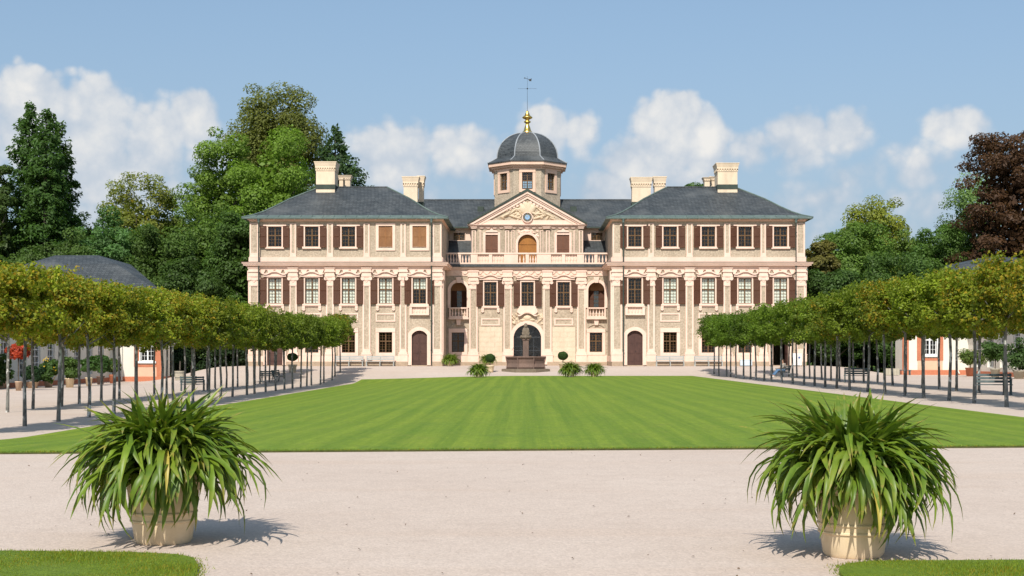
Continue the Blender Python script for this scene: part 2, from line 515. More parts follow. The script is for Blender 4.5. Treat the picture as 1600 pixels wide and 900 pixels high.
class MB:
    def __init__(self):
        self.v = []
        self.f = []
        self.mi = []

    def face(self, pts, mi=0):
        n = len(self.v)
        self.v.extend(pts)
        self.f.append(tuple(range(n, n + len(pts))))
        self.mi.append(mi)

    def box(self, x0, x1, y0, y1, z0, z1, mi=0):
        n = len(self.v)
        self.v += [(x0, y0, z0), (x1, y0, z0), (x1, y1, z0), (x0, y1, z0), (x0, y0, z1), (x1, y0, z1), (x1, y1, z1), (x0, y1, z1)]
        for q in ((0, 1, 5, 4), (1, 2, 6, 5), (2, 3, 7, 6), (3, 0, 4, 7), (4, 5, 6, 7), (3, 2, 1, 0)):
            self.f.append(tuple(n + i for i in q))
            self.mi.append(mi)
        return self

    def prism(self, pts, y0, y1, mi=0):
        """outline in x,z (counter clockwise seen from the front), y0 front to y1 back"""
        n = len(self.v)
        k = len(pts)
        self.v += [(x, y0, z) for x, z in pts] + [(x, y1, z) for x, z in pts]
        self.f.append(tuple(range(n, n + k)))
        self.f.append(tuple(range(n + 2 * k - 1, n + k - 1, -1)))
        self.mi += [mi, mi]
        for i in range(k):
            j = (i + 1) % k
            self.f.append((n + j, n + i, n + k + i, n + k + j))
            self.mi.append(mi)
        return self

    def ring(self, outer, inner, y0, y1, closed=False, mi=0):
        k = len(outer)
        n = len(self.v)
        for pts, y in ((outer, y0), (inner, y0), (outer, y1), (inner, y1)):
            self.v += [(x, y, z) for x, z in pts]
        o, i_, ob, ib = n, n + k, n + 2 * k, n + 3 * k
        for a in range(k if closed else k - 1):
            b = (a + 1) % k
            for q in ((o + a, o + b, i_ + b, i_ + a), (o + b, o + a, ob + a, ob + b), (i_ + a, i_ + b, ib + b, ib + a), (ob + b, ob + a, ib + a, ib + b)):
                self.f.append(q)
                self.mi.append(mi)
        if not closed:
            for a in (0, k - 1):
                self.f.append((o + a, i_ + a, ib + a, ob + a))
                self.mi.append(mi)
        return self

    def lathe(self, prof, n=16, c=(0, 0, 0), rot=0.0, mi=0, sy=1.0):
        base = len(self.v)
        for r, z in prof:
            for i in range(n):
                a = rot + 2 * PI * i / n
                self.v.append((c[0] + r * math.cos(a), c[1] + sy * r * math.sin(a), c[2] + z))
        for j in range(len(prof) - 1):
            for i in range(n):
                k = (i + 1) % n
                self.f.append((base + j * n + i, base + j * n + k, base + (j + 1) * n + k, base + (j + 1) * n + i))
                self.mi.append(mi)
        if prof[0][0] > 1e-4:
            self.f.append(tuple(base + i for i in range(n - 1, -1, -1)))
            self.mi.append(mi)
        if prof[-1][0] > 1e-4:
            self.f.append(tuple(base + (len(prof) - 1) * n + i for i in range(n)))
            self.mi.append(mi)
        return self

    def tube(self, path, radii, n=8, mi=0):
        path = [Vector(p) for p in path]
        if not hasattr(radii, '__len__'):
            radii = [radii] * len(path)
        base = len(self.v)
        for i, p in enumerate(path):
            t = (path[min(i + 1, len(path) - 1)] - path[max(i - 1, 0)]).normalized()
            u = t.cross(Vector((0.31, 0.2, 0.93)) if abs(t.z) < 0.85 else Vector((1, 0.1, 0))).normalized()
            w = t.cross(u)
            for j in range(n):
                a = 2 * PI * j / n
                self.v.append(tuple(p + radii[i] * (math.cos(a) * u + math.sin(a) * w)))
        for i in range(len(path) - 1):
            for j in range(n):
                k = (j + 1) % n
                self.f.append((base + i * n + j, base + i * n + k, base + (i + 1) * n + k, base + (i + 1) * n + j))
                self.mi.append(mi)
        self.f.append(tuple(base + j for j in range(n - 1, -1, -1)))
        self.f.append(tuple(base + (len(path) - 1) * n + j for j in range(n)))
        self.mi += [mi, mi]
        return self

    def ball(self, c, r, n=10, sq=(1, 1, 1)):
        prof = [(math.sin(PI * i / n), -math.cos(PI * i / n)) for i in range(n + 1)]
        base = len(self.v)
        m = 2 * n
        for rr, z in prof:
            for i in range(m):
                a = 2 * PI * i / m
                self.v.append((c[0] + r * sq[0] * rr * math.cos(a), c[1] + r * sq[1] * rr * math.sin(a), c[2] + r * sq[2] * z))
        for j in range(n):
            for i in range(m):
                k = (i + 1) % m
                self.f.append((base + j * m + i, base + j * m + k, base + (j + 1) * m + k, base + (j + 1) * m + i))
                self.mi.append(0)
        return self

    def mesh(self, name, mats, smooth=False):
        me = bpy.data.meshes.new(name)
        me.from_pydata([tuple(p) for p in self.v], [], self.f)
        for m in ([mats] if isinstance(mats, str) else mats):
            me.materials.append(MATS[m])
        me.polygons.foreach_set('material_index', self.mi)
        if smooth:
            me.polygons.foreach_set('use_smooth', [True] * len(me.polygons))
        me.update()
        return me

    def build(self, name, mats, parent=None, loc=(0, 0, 0), smooth=False):
        return link(name, self.mesh(name, mats, smooth), parent, loc)


def link(name, me, parent=None, loc=(0, 0, 0), rz=0.0):
    o = bpy.data.objects.new(name, me)
    COL.objects.link(o)
    o.location = loc
    o.rotation_euler = (0, 0, rz)
    if parent:
        o.parent = parent
    return o


def empty(name, loc, label, cat, group=None, rz=0.0):
    o = link(name, None, None, loc, rz)
    o.empty_display_size = 0.3
    return tag(o, label, cat, group)


def tag(o, label, cat=None, group=None, kind=None):
    o['label'] = label
    if cat:
        o['category'] = cat
    if group:
        o['group'] = group
    if kind:
        o['kind'] = kind
    return o


def smooth_angle(o, ang=40):
    me = o.data
    me.polygons.foreach_set('use_smooth', [True] * len(me.polygons))
    try:
        me.set_sharp_from_angle(angle=R(ang))
    except Exception:
        pass


def copy_tree(o, parent=None, loc=None, rz=None):
    c = o.copy()
    COL.objects.link(c)
    if parent:
        c.parent = parent
    if loc is not None:
        c.location = loc
    if rz is not None:
        c.rotation_euler = (0, 0, rz)
    for ch in list(o.children):
        copy_tree(ch, c)
    return c


def ss(t):
    t = min(1.0, max(0.0, t))
    return t * t * (3 - 2 * t)


# ------------------------------------------------------------------ terrain


def H(x, y):
    """height of the ground: a slight fall to the one side, a ramp up to the palace"""
    drop = -0.55 * ss(-x / 15.8) * ss((y - 23) / 14)
    near_pal = ss((x + 33) / 6)
    drop *= 1 - ss((y - 104) / 14) * near_pal
    rise = 0.68 * ss((y - 111) / 14) * (1 - ss((abs(x) - 28) / 5))
    return drop + rise


def G(px, py, it=40):
    """the ground point seen at a photo pixel"""
    z, x, y = 0.0, 0.0, 50.0
    for _ in range(it):
        yn = (EYE - z) * F_PX / (py - HZ)
        y = 0.5 * y + 0.5 * yn
        x = (px - CX) * y / F_PX
        z = H(x, y)
    return Vector((x, y, z))


def sheet(name, mat, xs, ys, off, inside=None, skirt=0.0):
    mb = MB()
    idx = {}
    for j, y in enumerate(ys):
        for i, x in enumerate(xs):
            idx[i, j] = len(mb.v)
            mb.v.append((x, y, H(x, y) + off))
    for j in range(len(ys) - 1):
        for i in range(len(xs) - 1):
            mb.f.append((idx[i, j], idx[i + 1, j], idx[i + 1, j + 1], idx[i, j + 1]))
            mb.mi.append(0)
    if skirt:
        per = [(i, 0) for i in range(len(xs))] + [(len(xs) - 1, j) for j in range(1, len(ys))] + [(i, len(ys) - 1) for i in range(len(xs) - 2, -1, -1)] + [(0, j) for j in range(len(ys) - 2, 0, -1)]
        for a in range(len(per)):
            p, q = mb.v[idx[per[a]]], mb.v[idx[per[(a + 1) % len(per)]]]
            mb.face([q, p, (p[0], p[1], p[2] - skirt), (q[0], q[1], q[2] - skirt)], 1)
    o = mb.build(name, [mat, 'lawn_edge'])
    o['kind'] = 'structure'
    return o


mottled('lawn_edge', (0.10, 0.10, 0.035), (0.07, 0.08, 0.025), 3.0, 0.95, 0.5, 0.02, (14.0, (0.7, 0.7, 0.7)))
far = [120, 200, 400, 900, 2500]
gx = [-v for v in reversed(far)] + list(np.arange(-70, 71, 1.0)) + far
gy = [-400, -120, -40, -10] + list(np.arange(0, 160, 1.0)) + [180, 220, 300, 500, 1000, 2500]
g = sheet('ground', 'gravel', gx, gy, 0.0)
tag(g, 'pale pinkish gravel forecourt and paths around the lawn')
lx = list(np.linspace(-13.35, 13.35, 28))
ly = list(np.linspace(24.3, 110.5, 87))
main_lawn = sheet('lawn', 'lawn', lx, ly, 0.035, None, 0.06)
for v in main_lawn.data.vertices:              # the front edge runs slightly askew
    t = max(0.0, 1 - (v.co.y - 24.3) / 6.0)
    v.co.y += t * 0.09 * v.co.x
tag(main_lawn, 'long mown green lawn with stripes in front of the palace')


def corner_lawn(name, outline, label):
    mb = MB()
    n = len(outline)
    mb.v += [(x, y, H(x, y) + 0.03) for x, y in outline] + [(x, y, H(x, y) - 0.03) for x, y in outline]
    mb.f.append(tuple(range(n)))
    mb.mi.append(0)
    for i in range(n):
        j = (i + 1) % n
        mb.f.append((j, i, n + i, n + j))
        mb.mi.append(0)
    o = mb.build(name, 'lawn_near')
    o['kind'] = 'structure'
    tag(o, label)
    return o


material('lawn_near', lawn_fn(False, (0.18, 0.25, 0.022), (0.145, 0.215, 0.02)))
LCORN = [(-9, 11.75), (-9, 4.0), (-2.2, 4.0), (-2.35, 9.0), (-2.5, 10.3), (-2.62, 10.9), (-2.75, 11.3), (-2.95, 11.5), (-3.3, 11.6), (-4.4, 11.7)]
RCORN = [(2.42, 10.6), (2.36, 10.0), (2.3, 9.0), (2.2, 4.0), (9, 4.0), (9, 11.2), (4.0, 11.18), (2.8, 11.12), (2.6, 11.0), (2.48, 10.85)]
corner_lawn('lawn', LCORN, 'corner of a second lawn below the potted plant on the left')
corner_lawn('lawn', RCORN, 'corner of a third lawn below the potted plant on the right')
s1 = sheet('park_grass', 'park_grass', [30, 33, 36, 45, 60, 90, 200, 600], [124, 128, 133, 140, 160, 220, 600], 0.03)
tag(s1, 'strip of park grass under the trees beside the palace on the right')
s2 = sheet('park_grass', 'park_grass', [-600, -200, -90, -60, -45, -36, -33, -30], [134, 140, 160, 220, 600], 0.03)
tag(s2, 'park ground under the trees beside the palace on the left')

# ------------------------------------------------------------------ palace
PY0, PZ0 = 128.0, 0.68
palace = empty('palace', (0, PY0, PZ0), 'baroque palace with pink cream trim, two wings, pediment and domed octagonal tower', 'palace')


def sc(y):
    return (PY0 + y) / F_PX


def X_(px, y=0.0):
    return (px - CX) * sc(y)


def Z_(py, y=0.0):
    return (EYE - PZ0) + (HZ - py) * sc(y)


def arc_pts(x0, x1, z_spring, rise, n=12):
    """from (x0, z_spring) over the crown to (x1, z_spring)"""
    w = (x1 - x0) / 2
    xm = (x0 + x1) / 2
    rise = min(rise, w)
    r = (w * w + rise * rise) / (2 * rise)
    zc = z_spring + rise - r
    a = math.asin(min(1.0, w / r))
    return [(xm + r * math.sin(-a + 2 * a * i / n), zc + r * math.cos(-a + 2 * a * i / n)) for i in range(n + 1)]


def wall(name, mat, x0, x1, z0, z1, holes, y, depth=0.35, parent=palace, extra=None):
    """front wall sheet at y with real openings and reveals; holes: (x0, x1, z0, z1, arch rise)"""
    xs = sorted({x0, x1, *[h[0] for h in holes], *[h[1] for h in holes]})
    zs = sorted({z0, z1, *[h[2] for h in holes], *[h[3] for h in holes]})
    mb = MB()
    for i in range(len(xs) - 1):
        for j in range(len(zs) - 1):
            xm, zm = (xs[i] + xs[i + 1]) / 2, (zs[j] + zs[j + 1]) / 2
            if any(h[0] < xm < h[1] and h[2] < zm < h[3] for h in holes):
                continue
            mb.face([(xs[i], y, zs[j]), (xs[i + 1], y, zs[j]), (xs[i + 1], y, zs[j + 1]), (xs[i], y, zs[j + 1])])
    for h in holes:
        a, b, c, d = h[:4]
        rise = h[4] if len(h) > 4 else 0
        pts = [(a, c), (a, d - rise)] if rise else [(a, c), (a, d), (b, d)]
        if rise:
            arc = arc_pts(a, b, d - rise, rise)
            n = len(arc) // 2
            mb.face([(a, y, d)] + [(p[0], y, p[1]) for p in arc[:n + 1]])
            mb.face([(b, y, d)] + [(p[0], y, p[1]) for p in reversed(arc[n:])])
            pts = [(a, c)] + arc
        pts = pts + [(b, c)]
        for p, q in zip(pts, pts[1:] + pts[:1]):
            mb.face([(p[0], y, p[1]), (q[0], y, q[1]), (q[0], y + depth, q[1]), (p[0], y + depth, p[1])])
    if extra:
        extra(mb)
    return mb.build(name, mat, parent)


MESHES = {}


def cached(key, fn):
    if key not in MESHES:
        MESHES[key] = fn()
    return MESHES[key]


def window(x, z, y, w, h, rows_up=3, rows_dn=4, curtain=0, parent=palace, surround=0.12, mat='trim', lintel=0.0, sill=True, split=0.44, dark_sash=False):
    """window with its lower middle at x, z in a wall at y; curtain 0 none, 1 drawn, 2 upper half"""
    def m_sur():
        mb = MB()
        s = surround
        mb.box(-w / 2 - s, -w / 2, -0.09, 0.05, 0, h)
        mb.box(w / 2, w / 2 + s, -0.09, 0.05, 0, h)
        mb.box(-w / 2 - s - lintel, w / 2 + s + lintel, -0.12, 0.05, h, h + s * 1.3)
        if sill:
            mb.box(-w / 2 - s * 2.0, w / 2 + s * 2.0, -0.2, 0.05, -0.19, 0)
        else:
            mb.box(-w / 2 - s, w / 2 + s, -0.09, 0.05, -s, 0)
        return mb.mesh('window', mat)
    def m_sash():
        mb = MB()
        t, yy0, yy1 = 0.065, 0.13, 0.20
        mb.box(-w / 2, -w / 2 + t, yy0, yy1, 0, h)
        mb.box(w / 2 - t, w / 2, yy0, yy1, 0, h)
        mb.box(-w / 2 + t, w / 2 - t, yy0, yy1, 0, t)
        mb.box(-w / 2 + t, w / 2 - t, yy0, yy1, h - t, h)
        zt = h * (1 - split)
        mb.box(-0.06, 0.06, yy0 - 0.02, yy1, t, h - t)
        for sx in (-1, 1):
            a, b = (0.06, w / 2 - t) if sx > 0 else (-w / 2 + t, -0.06)
            mb.box(a, b, yy0 - 0.02, yy1, zt - 0.055, zt + 0.055)
            xm = (a + b) / 2
            mb.box(xm - 0.014, xm + 0.014, yy0 + 0.02, yy1, t, zt - 0.055)
            mb.box(xm - 0.014, xm + 0.014, yy0 + 0.02, yy1, zt + 0.055, h - t)
            for (lo, hi, n) in ((t, zt - 0.055, rows_dn), (zt + 0.055, h - t, rows_up)):
                for i in range(1, n):
                    zz = lo + (hi - lo) * i / n
                    mb.box(a, xm - 0.014, yy0 + 0.025, yy1 - 0.004, zz - 0.013, zz + 0.013)
                    mb.box(xm + 0.014, b, yy0 + 0.025, yy1 - 0.004, zz - 0.013, zz + 0.013)
        return mb.mesh('sash', 'sash_wood')
    def m_pane(k):
        a = -w / 2 + 0.03 if k % 2 == 0 else 0.0
        zt = h * (1 - split)
        z0, z1 = (0.03, zt) if k < 2 else (zt, h - 0.03)
        t = 0.002 * (1 if k % 2 else -1)
        mb = MB()
        mb.face([(a, 0.175 + t, z0), (a + w / 2 - 0.03, 0.175 - t, z0), (a + w / 2 - 0.03, 0.176 - t, z1), (a, 0.176 + t, z1)])
        return mb.mesh('pane', 'glass')
    key = (w, h, rows_up, rows_dn, surround, mat, lintel, sill, split)
    o = link('window', cached(('sur',) + key, m_sur), parent, (x, y, z))
    link('sash', cached(('sash',) + key, m_sash), o)
    for k in range(4):
        pn_ = link('pane', cached(('pane', k) + key, lambda: m_pane(k)), o)
        pn_.rotation_euler = (random.uniform(-0.004, 0.004), 0, random.uniform(-0.012, 0.012))
    if curtain:
        def m_cur():
            mb = MB()
            n = 14
            z0 = 0.02 if curtain == 1 else h * (1 - split)
            for i in range(n):
                xa, xb = -w / 2 + w * i / n, -w / 2 + w * (i + 1) / n
                ya, yb = 0.27 + 0.02 * math.sin(i * 2.1), 0.27 + 0.02 * math.sin((i + 1) * 2.1)
                mb.face([(xa, ya, z0), (xb, yb, z0), (xb, yb, h), (xa, ya, h)])
            return mb.mesh('curtain', 'curtain')
        link('curtain', cached(('cur', curtain) + key, m_cur), o)
    return o


def shutter_mesh(w, h, mat):
    def fn():
        mb = MB()
        t = 0.055
        mb.box(-w / 2, -w / 2 + t, -0.05, 0, 0, h)
        mb.box(w / 2 - t, w / 2, -0.05, 0, 0, h)
        for z0, z1 in ((0, t * 1.5), (h * 0.5 - t / 2, h * 0.5 + t / 2), (h - t, h)):
            mb.box(-w / 2 + t, w / 2 - t, -0.05, 0, z0, z1)
        n = int(h / 0.105)
        for i in range(n):
            z = t * 1.5 + (h - t * 2.5) * (i + 0.5) / n
            n0 = len(mb.v)
            mb.v += [(-w / 2 + t, -0.045, z - 0.045), (w / 2 - t, -0.045, z - 0.045), (w / 2 - t, -0.006, z + 0.045), (-w / 2 + t, -0.006, z + 0.045)]
            mb.f.append((n0, n0 + 1, n0 + 2, n0 + 3))
            mb.mi.append(0)
        return mb.mesh('shutter', mat)
    return cached(('shutter', w, h, mat), fn)


def shutters(x, z, y, w, h, sw, mat='shutter_brown', gap=0.15):
    for s in (-1, 1):
        o = link('shutter', shutter_mesh(sw, h, mat), palace, (x + s * (w / 2 + gap + sw / 2), y - 0.178, z))
        o.rotation_euler = (0, 0, s * R(-random.choice((0, 1, 2, 3, 5, 9))))


def closed_shutters(x, z, y, w, h, mat, surround=0.26):
    def m_sur():
        s = surround
        mb = MB()
        mb.box(-w / 2 - s, -w / 2, -0.09, 0.05, 0, h)
        mb.box(w / 2, w / 2 + s, -0.09, 0.05, 0, h)
        mb.box(-w / 2 - s, w / 2 + s, -0.09, 0.05, h, h + s)
        mb.box(-w / 2 - s, w / 2 + s, -0.09, 0.05, -s, 0)
        return mb.mesh('window', 'trim')
    o = link('window', cached(('csur', w, h, surround), m_sur), palace, (x, y, z))
    for s in (-1, 1):
        link('shutter', shutter_mesh(w / 2 - 0.006, h - 0.01, mat), o, (s * w / 4, 0.05, 0.004))
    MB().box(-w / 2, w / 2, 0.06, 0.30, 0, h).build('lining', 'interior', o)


def pilaster(x, y, w, z0, z1, cap, ped, side=0.16, proud=0.16):
    """framed shaft with a stucco panel, a capital and a pedestal"""
    h = z1 - z0
    key = ('pil', round(w, 3), round(h, 3), cap, ped)
    def m_frame():
        mb = MB()
        zb, zt = ped + 0.30, h - cap - 0.06
        mb.box(-w / 2, -w / 2 + side, -proud, 0.02, ped, h - cap)
        mb.box(w / 2 - side, w / 2, -proud, 0.02, ped, h - cap)
        mb.box(-w / 2 + side, w / 2 - side, -proud, 0.02, ped, zb)
        mb.box(-w / 2 + side, w / 2 - side, -proud, 0.02, zt, h - cap)
        return mb.mesh('pilaster', 'trim')
    def m_panel():
        zb, zt = ped + 0.30, h - cap - 0.06
        return MB().box(-w / 2 + side, w / 2 - side, -proud * 0.55, 0.015, zb, zt).mesh('panel', 'stucco')
    o = link('pilaster', cached(key, m_frame), palace, (x, y, z0))
    link('panel', cached(key + ('p',), m_panel), o)
    def m_cap():
        mb = MB()
        z = h - cap
        mb.box(-w / 2 - 0.04, w / 2 + 0.04, -proud - 0.04, 0.02, z, z + cap * 0.12)
        mb.box(-w / 2 - 0.01, w / 2 + 0.01, -proud - 0.01, 0.02, z + cap * 0.12, z + cap * 0.36)
        # scrolls
        rr = cap * 0.13
        for s in (-1, 1):
            mb.tube([(s * (w / 2 - 0.02), -proud - 0.10, z + cap * 0.48), (s * (w / 2 - 0.02), 0.02, z + cap * 0.48)], rr, 10)
        mb.box(-w / 2 - 0.02, w / 2 + 0.02, -proud - 0.06, 0.02, z + cap * 0.36, z + cap * 0.60)
        mb.prism([(-w * 0.2, z + cap * 0.34), (0, z + cap * 0.22), (w * 0.2, z + cap * 0.34)], -proud - 0.05, 0.0)
        mb.box(-w / 2 - 0.10, w / 2 + 0.10, -proud - 0.13, 0.02, z + cap * 0.60, z + cap * 0.74)
        mb.box(-w / 2 - 0.05, w / 2 + 0.05, -proud - 0.08, 0.02, z + cap * 0.74, z + cap * 0.90)
        mb.box(-w / 2 - 0.13, w / 2 + 0.13, -proud - 0.17, 0.02, z + cap * 0.90, z + cap)
        return mb.mesh('capital', 'trim')
    if cap > 0.3:
        link('capital', cached(key + ('c',), m_cap), o)
    def m_ped():
        mb = MB()
        if ped > 0.5:
            mb.box(-w / 2 - 0.12, w / 2 + 0.12, -proud - 0.11, 0.02, 0, ped * 0.72)
            mb.box(-w / 2 - 0.15, w / 2 + 0.15, -proud - 0.14, 0.02, ped * 0.72, ped * 0.80)
            mb.box(-w / 2 - 0.08, w / 2 + 0.08, -proud - 0.08, 0.02, ped * 0.80, ped)
        else:
            mb.box(-w / 2 - 0.03, w / 2 + 0.03, -proud - 0.03, 0.02, 0, ped)
        return mb.mesh('pedestal', 'trim')
    link('pedestal', cached(key + ('b',), m_ped), o)
    return o


def scallops(mb, x0, x1, z_top, z_bot, y0, y1, period, mi=0):
    """hanging lambrequin edge under a cornice"""
    n = max(1, round((x1 - x0) / period))
    pts = []
    d = z_top - z_bot
    for i in range(n):
        a, b = x0 + (x1 - x0) * i / n, x0 + (x1 - x0) * (i + 1) / n
        for t, q in ((0.0, 0.35), (0.12, 0.35), (0.2, 0.75), (0.35, 0.97), (0.5, 1.0), (0.65, 0.97), (0.8, 0.75), (0.88, 0.35)):
            pts.append((a + (b - a) * t, z_top - d * q))
    pts.append((x1, z_top - d * 0.35))
    for p, q in zip(pts, pts[1:]):
        if q[0] - p[0] < 1e-6:
            continue
        n0 = len(mb.v)
        mb.v += [(p[0], y0, p[1]), (q[0], y0, q[1]), (q[0], y0, z_top), (p[0], y0, z_top), (p[0], y1, p[1]), (q[0], y1, q[1])]
        mb.f += [(n0, n0 + 1, n0 + 2, n0 + 3), (n0 + 1, n0, n0 + 4, n0 + 5)]
        mb.mi += [mi, mi]


def entablature(x0, x1, y, z_arch, z_fr, z_cor, z_top, pil, proj=0.65, ret=None, period=0.78, name='cornice'):
    """frieze, lambrequin and stepped cornice between z_arch and z_top; pil: (x, w) of pilasters where it breaks forward"""
    mb = MB()
    mb.box(x0, x1, y - 0.07, y + 0.02, z_arch, z_cor)
    scallops(mb, x0 + 0.02, x1 - 0.02, z_cor, z_fr, y - 0.15, y - 0.07, period)
    d = z_top - z_cor
    steps = [(0.0, 0.22, 0.28), (0.22, 0.42, 0.45), (0.42, 0.78, 0.82), (0.78, 1.0, 1.0)]
    for a, b, q in steps:
        mb.box(x0 - (proj * q if ret and ret[0] else 0), x1 + (proj * q if ret and ret[1] else 0), y - proj * q, y + (ret[2] * q if ret else 0.02), z_cor + d * a, z_cor + d * b)
    for (x, w) in pil:
        mb.box(x - w / 2 - 0.06, x + w / 2 + 0.06, y - 0.30, y - 0.0701, z_arch, z_cor - 0.001)
        mb.box(x - w / 2 - 0.12, x + w / 2 + 0.12, y - 0.36, y - 0.301, z_arch + (z_cor - z_arch) * 0.72, z_cor - 0.0015)
    return mb.build(name, 'trim', palace)


def eyebrow(x, y, z, w, h, up=True):
    """double curved hood mould over a window"""
    def fn():
        n = 20
        out, inn = [], []
        for i in range(n + 1):
            t = -1 + 2 * i / n
            a = abs(t)
            zz = h * (0.10 + 0.50 * ss((0.72 - a) / 0.6) + 0.16 * ss((a - 0.8) / 0.2))
            out.append((t * w / 2, zz + 0.13))
            inn.append((t * w / 2, zz))
        mb = MB()
        mb.ring(out, inn, -0.26, 0.0)
        lo = [(p[0] * 0.92, 0.0) for p in inn]
        mb.ring([(p[0] * 0.92, p[1]) for p in inn], lo, -0.10, 0.0)
        mb.box(-w * 0.46, w * 0.46, -0.16, 0.0, -0.12, -0.002)
        return mb.mesh('hood_mould', 'trim')
    return link('hood_mould', cached(('brow', round(w, 2), round(h, 2)), fn), palace, (x, y, z))


def apron(x, y, z_top, w, h):
    """carved consoles and stucco panel below a sill"""
    def fn():
        mb = MB()
        for s in (-1, 1):
            xx = s * (w / 2 - 0.12)
            mb.box(xx - 0.13, xx + 0.13, -0.17, 0.0, -h * 0.55, -0.001)
            mb.tube([(xx, -0.15, -h * 0.62), (xx, 0.0, -h * 0.62)], 0.15, 10)
            mb.prism([(xx - 0.10, -h * 0.7), (xx, -h * 1.05), (xx + 0.10, -h * 0.7)], -0.10, 0.0)
        mb.box(-w / 2 + 0.012, w / 2 - 0.012, -0.07, 0.0, -0.13, -0.002)
        return mb.mesh('apron', 'trim')
    link('apron', cached(('apron', round(w, 2), round(h, 2)), fn), palace, (x, y, z_top))


def frame_panel(x, y, z, w, h, t=0.13, proud=0.07):
    def fn():
        mb = MB()
        mb.box(-w / 2, w / 2, -proud, 0.0, -h / 2, -h / 2 + t)
        mb.box(-w / 2, w / 2, -proud, 0.0, h / 2 - t, h / 2)
        mb.box(-w / 2, -w / 2 + t, -proud, 0.0, -h / 2 + t, h / 2 - t)
        mb.box(w / 2 - t, w / 2, -proud, 0.0, -h / 2 + t, h / 2 - t)
        return mb.mesh('panel_frame', 'trim')
    link('panel_frame', cached(('pf', round(w, 2), round(h, 2), t), fn), palace, (x, y, z))


def door(x, y, z, w, h, rise, mat, t=0.34, ajar=False, glazed=False):
    arc = arc_pts(-w / 2, w / 2, h - rise, rise)
    inner = [(-w / 2, 0)] + arc + [(w / 2, 0)]
    arc2 = arc_pts(-w / 2 - t, w / 2 + t, h - rise + t * 0.35, rise + t * 0.65)
    outer = [(-w / 2 - t, 0)] + arc2 + [(w / 2 + t, 0)]
    mb = MB().ring(outer, inner, -0.13, 0.05)
    mb.box(-w / 2 - t - 0.05, -w / 2 - 0.05, -0.17, -0.131, 0, 0.35)
    mb.box(w / 2 + 0.05, w / 2 + t + 0.05, -0.17, -0.131, 0, 0.35)
    o = mb.build('doorway', 'trim', palace, (x, y, z))
    for s in (-1, 1):
        pts = [p for p in arc if p[0] * s >= -1e-6]
        leaf = [(0.008 * s, 0.0)] + ([(s * w / 2, 0.0)] if True else [])
        poly = [(0.006 * s, 0), (s * w / 2, 0)] + (list(reversed(pts)) if s > 0 else pts)
        poly[-1] = (0.006 * s, poly[-1][1])
        if s < 0:
            poly = list(reversed(poly))
        lm = MB().prism(poly, 0.18, 0.25)
        lw = w / 2
        for (za, zb) in ((0.12, 0.30), (0.34, 0.60), (0.64, 0.86)):
            lm.box(min(s * lw * 0.16, s * lw * 0.86), max(s * lw * 0.16, s * lw * 0.86), 0.155, 0.181, h * za, h * zb - 0.03)
        lo = lm.build('door', mat, o)
        if ajar:
            lo.location = (s * w / 2, 0.22, 0)
            me = lo.data
            for v in me.vertices:
                v.co.x -= s * w / 2
                v.co.y -= 0.22
            lo.rotation_euler = (0, 0, s * -R(82 if s > 0 else 95))
        elif s > 0:
            MB().tube([(0.05, 0.17, h * 0.40), (0.05, 0.12, h * 0.40), (0.14, 0.12, h * 0.40)], 0.014, 6).build('handle', 'iron', lo)
    return o


def balustrade(x0, x1, y, z0, z1, posts, gaps_blind=(), bal_w=0.16, parent=palace, mat='trim', per=0.245):
    """posts: list of (x centre, width); the openings between hold turned balusters"""
    h = z1 - z0
    mb = MB()
    mb.box(x0, x1, y - 0.19, y + 0.19, z0, z0 + h * 0.14)
    mb.box(x0, x1, y - 0.21, y + 0.21, z1 - h * 0.13, z1)
    o = mb.build('balustrade', mat, parent)
    zb, zt = z0 + h * 0.14, z1 - h * 0.13
    edges = [x0]
    for (px, pw) in posts:
        MB().box(-pw / 2, pw / 2, -0.17, 0.17, 0, zt - zb).build('post', mat, o, (px, y, zb))
        edges += [px - pw / 2, px + pw / 2]
    edges.append(x1)
    prof = [(0.55, 0), (0.55, 0.06), (0.35, 0.09), (0.5, 0.18), (0.62, 0.3), (0.55, 0.42), (0.34, 0.58), (0.27, 0.74), (0.32, 0.84), (0.5, 0.9), (0.55, 0.94), (0.55, 1.0)]
    def fn():
        return MB().lathe([(bal_w * 0.8 * r, q * (zt - zb)) for r, q in prof], 8).mesh('baluster', mat, True)
    me = cached(('bal', round(zt - zb, 3), bal_w, mat), fn)
    for i in range(0, len(edges), 2):
        a, b = edges[i], edges[i + 1]
        if b - a < 0.3:
            continue
        n = max(1, round((b - a) / per))
        for j in range(n):
            link('baluster', me, o, (a + (b - a) * (j + 0.5) / n, y, zb))
        for (ga, gb) in gaps_blind:
            if ga <= (a + b) / 2 <= gb:
                MB().box(a + 0.002, b - 0.002, y + 0.02, y + 0.14, zb, zt).build('backing', mat, o)
    return o


def downpipe(x, y, z_top, z_bot):
    mb = MB()
    mb.lathe([(0.09, -0.42), (0.10, -0.3), (0.19, -0.08), (0.19, 0.0)], 8, (x, y, z_top))
    o = MB().tube([(x, y, z_top - 0.35), (x, y, z_bot)], 0.058, 8).build('downpipe', 'dark_copper', palace)
    mb.build('rainwater_head', 'copper', o)
    for i in range(5):
        z = z_bot + (z_top - z_bot) * (i + 0.5) / 5
        MB().lathe([(0.10, 0), (0.10, 0.05)], 8, (x, y, z)).build('bracket', 'dark_copper', o)


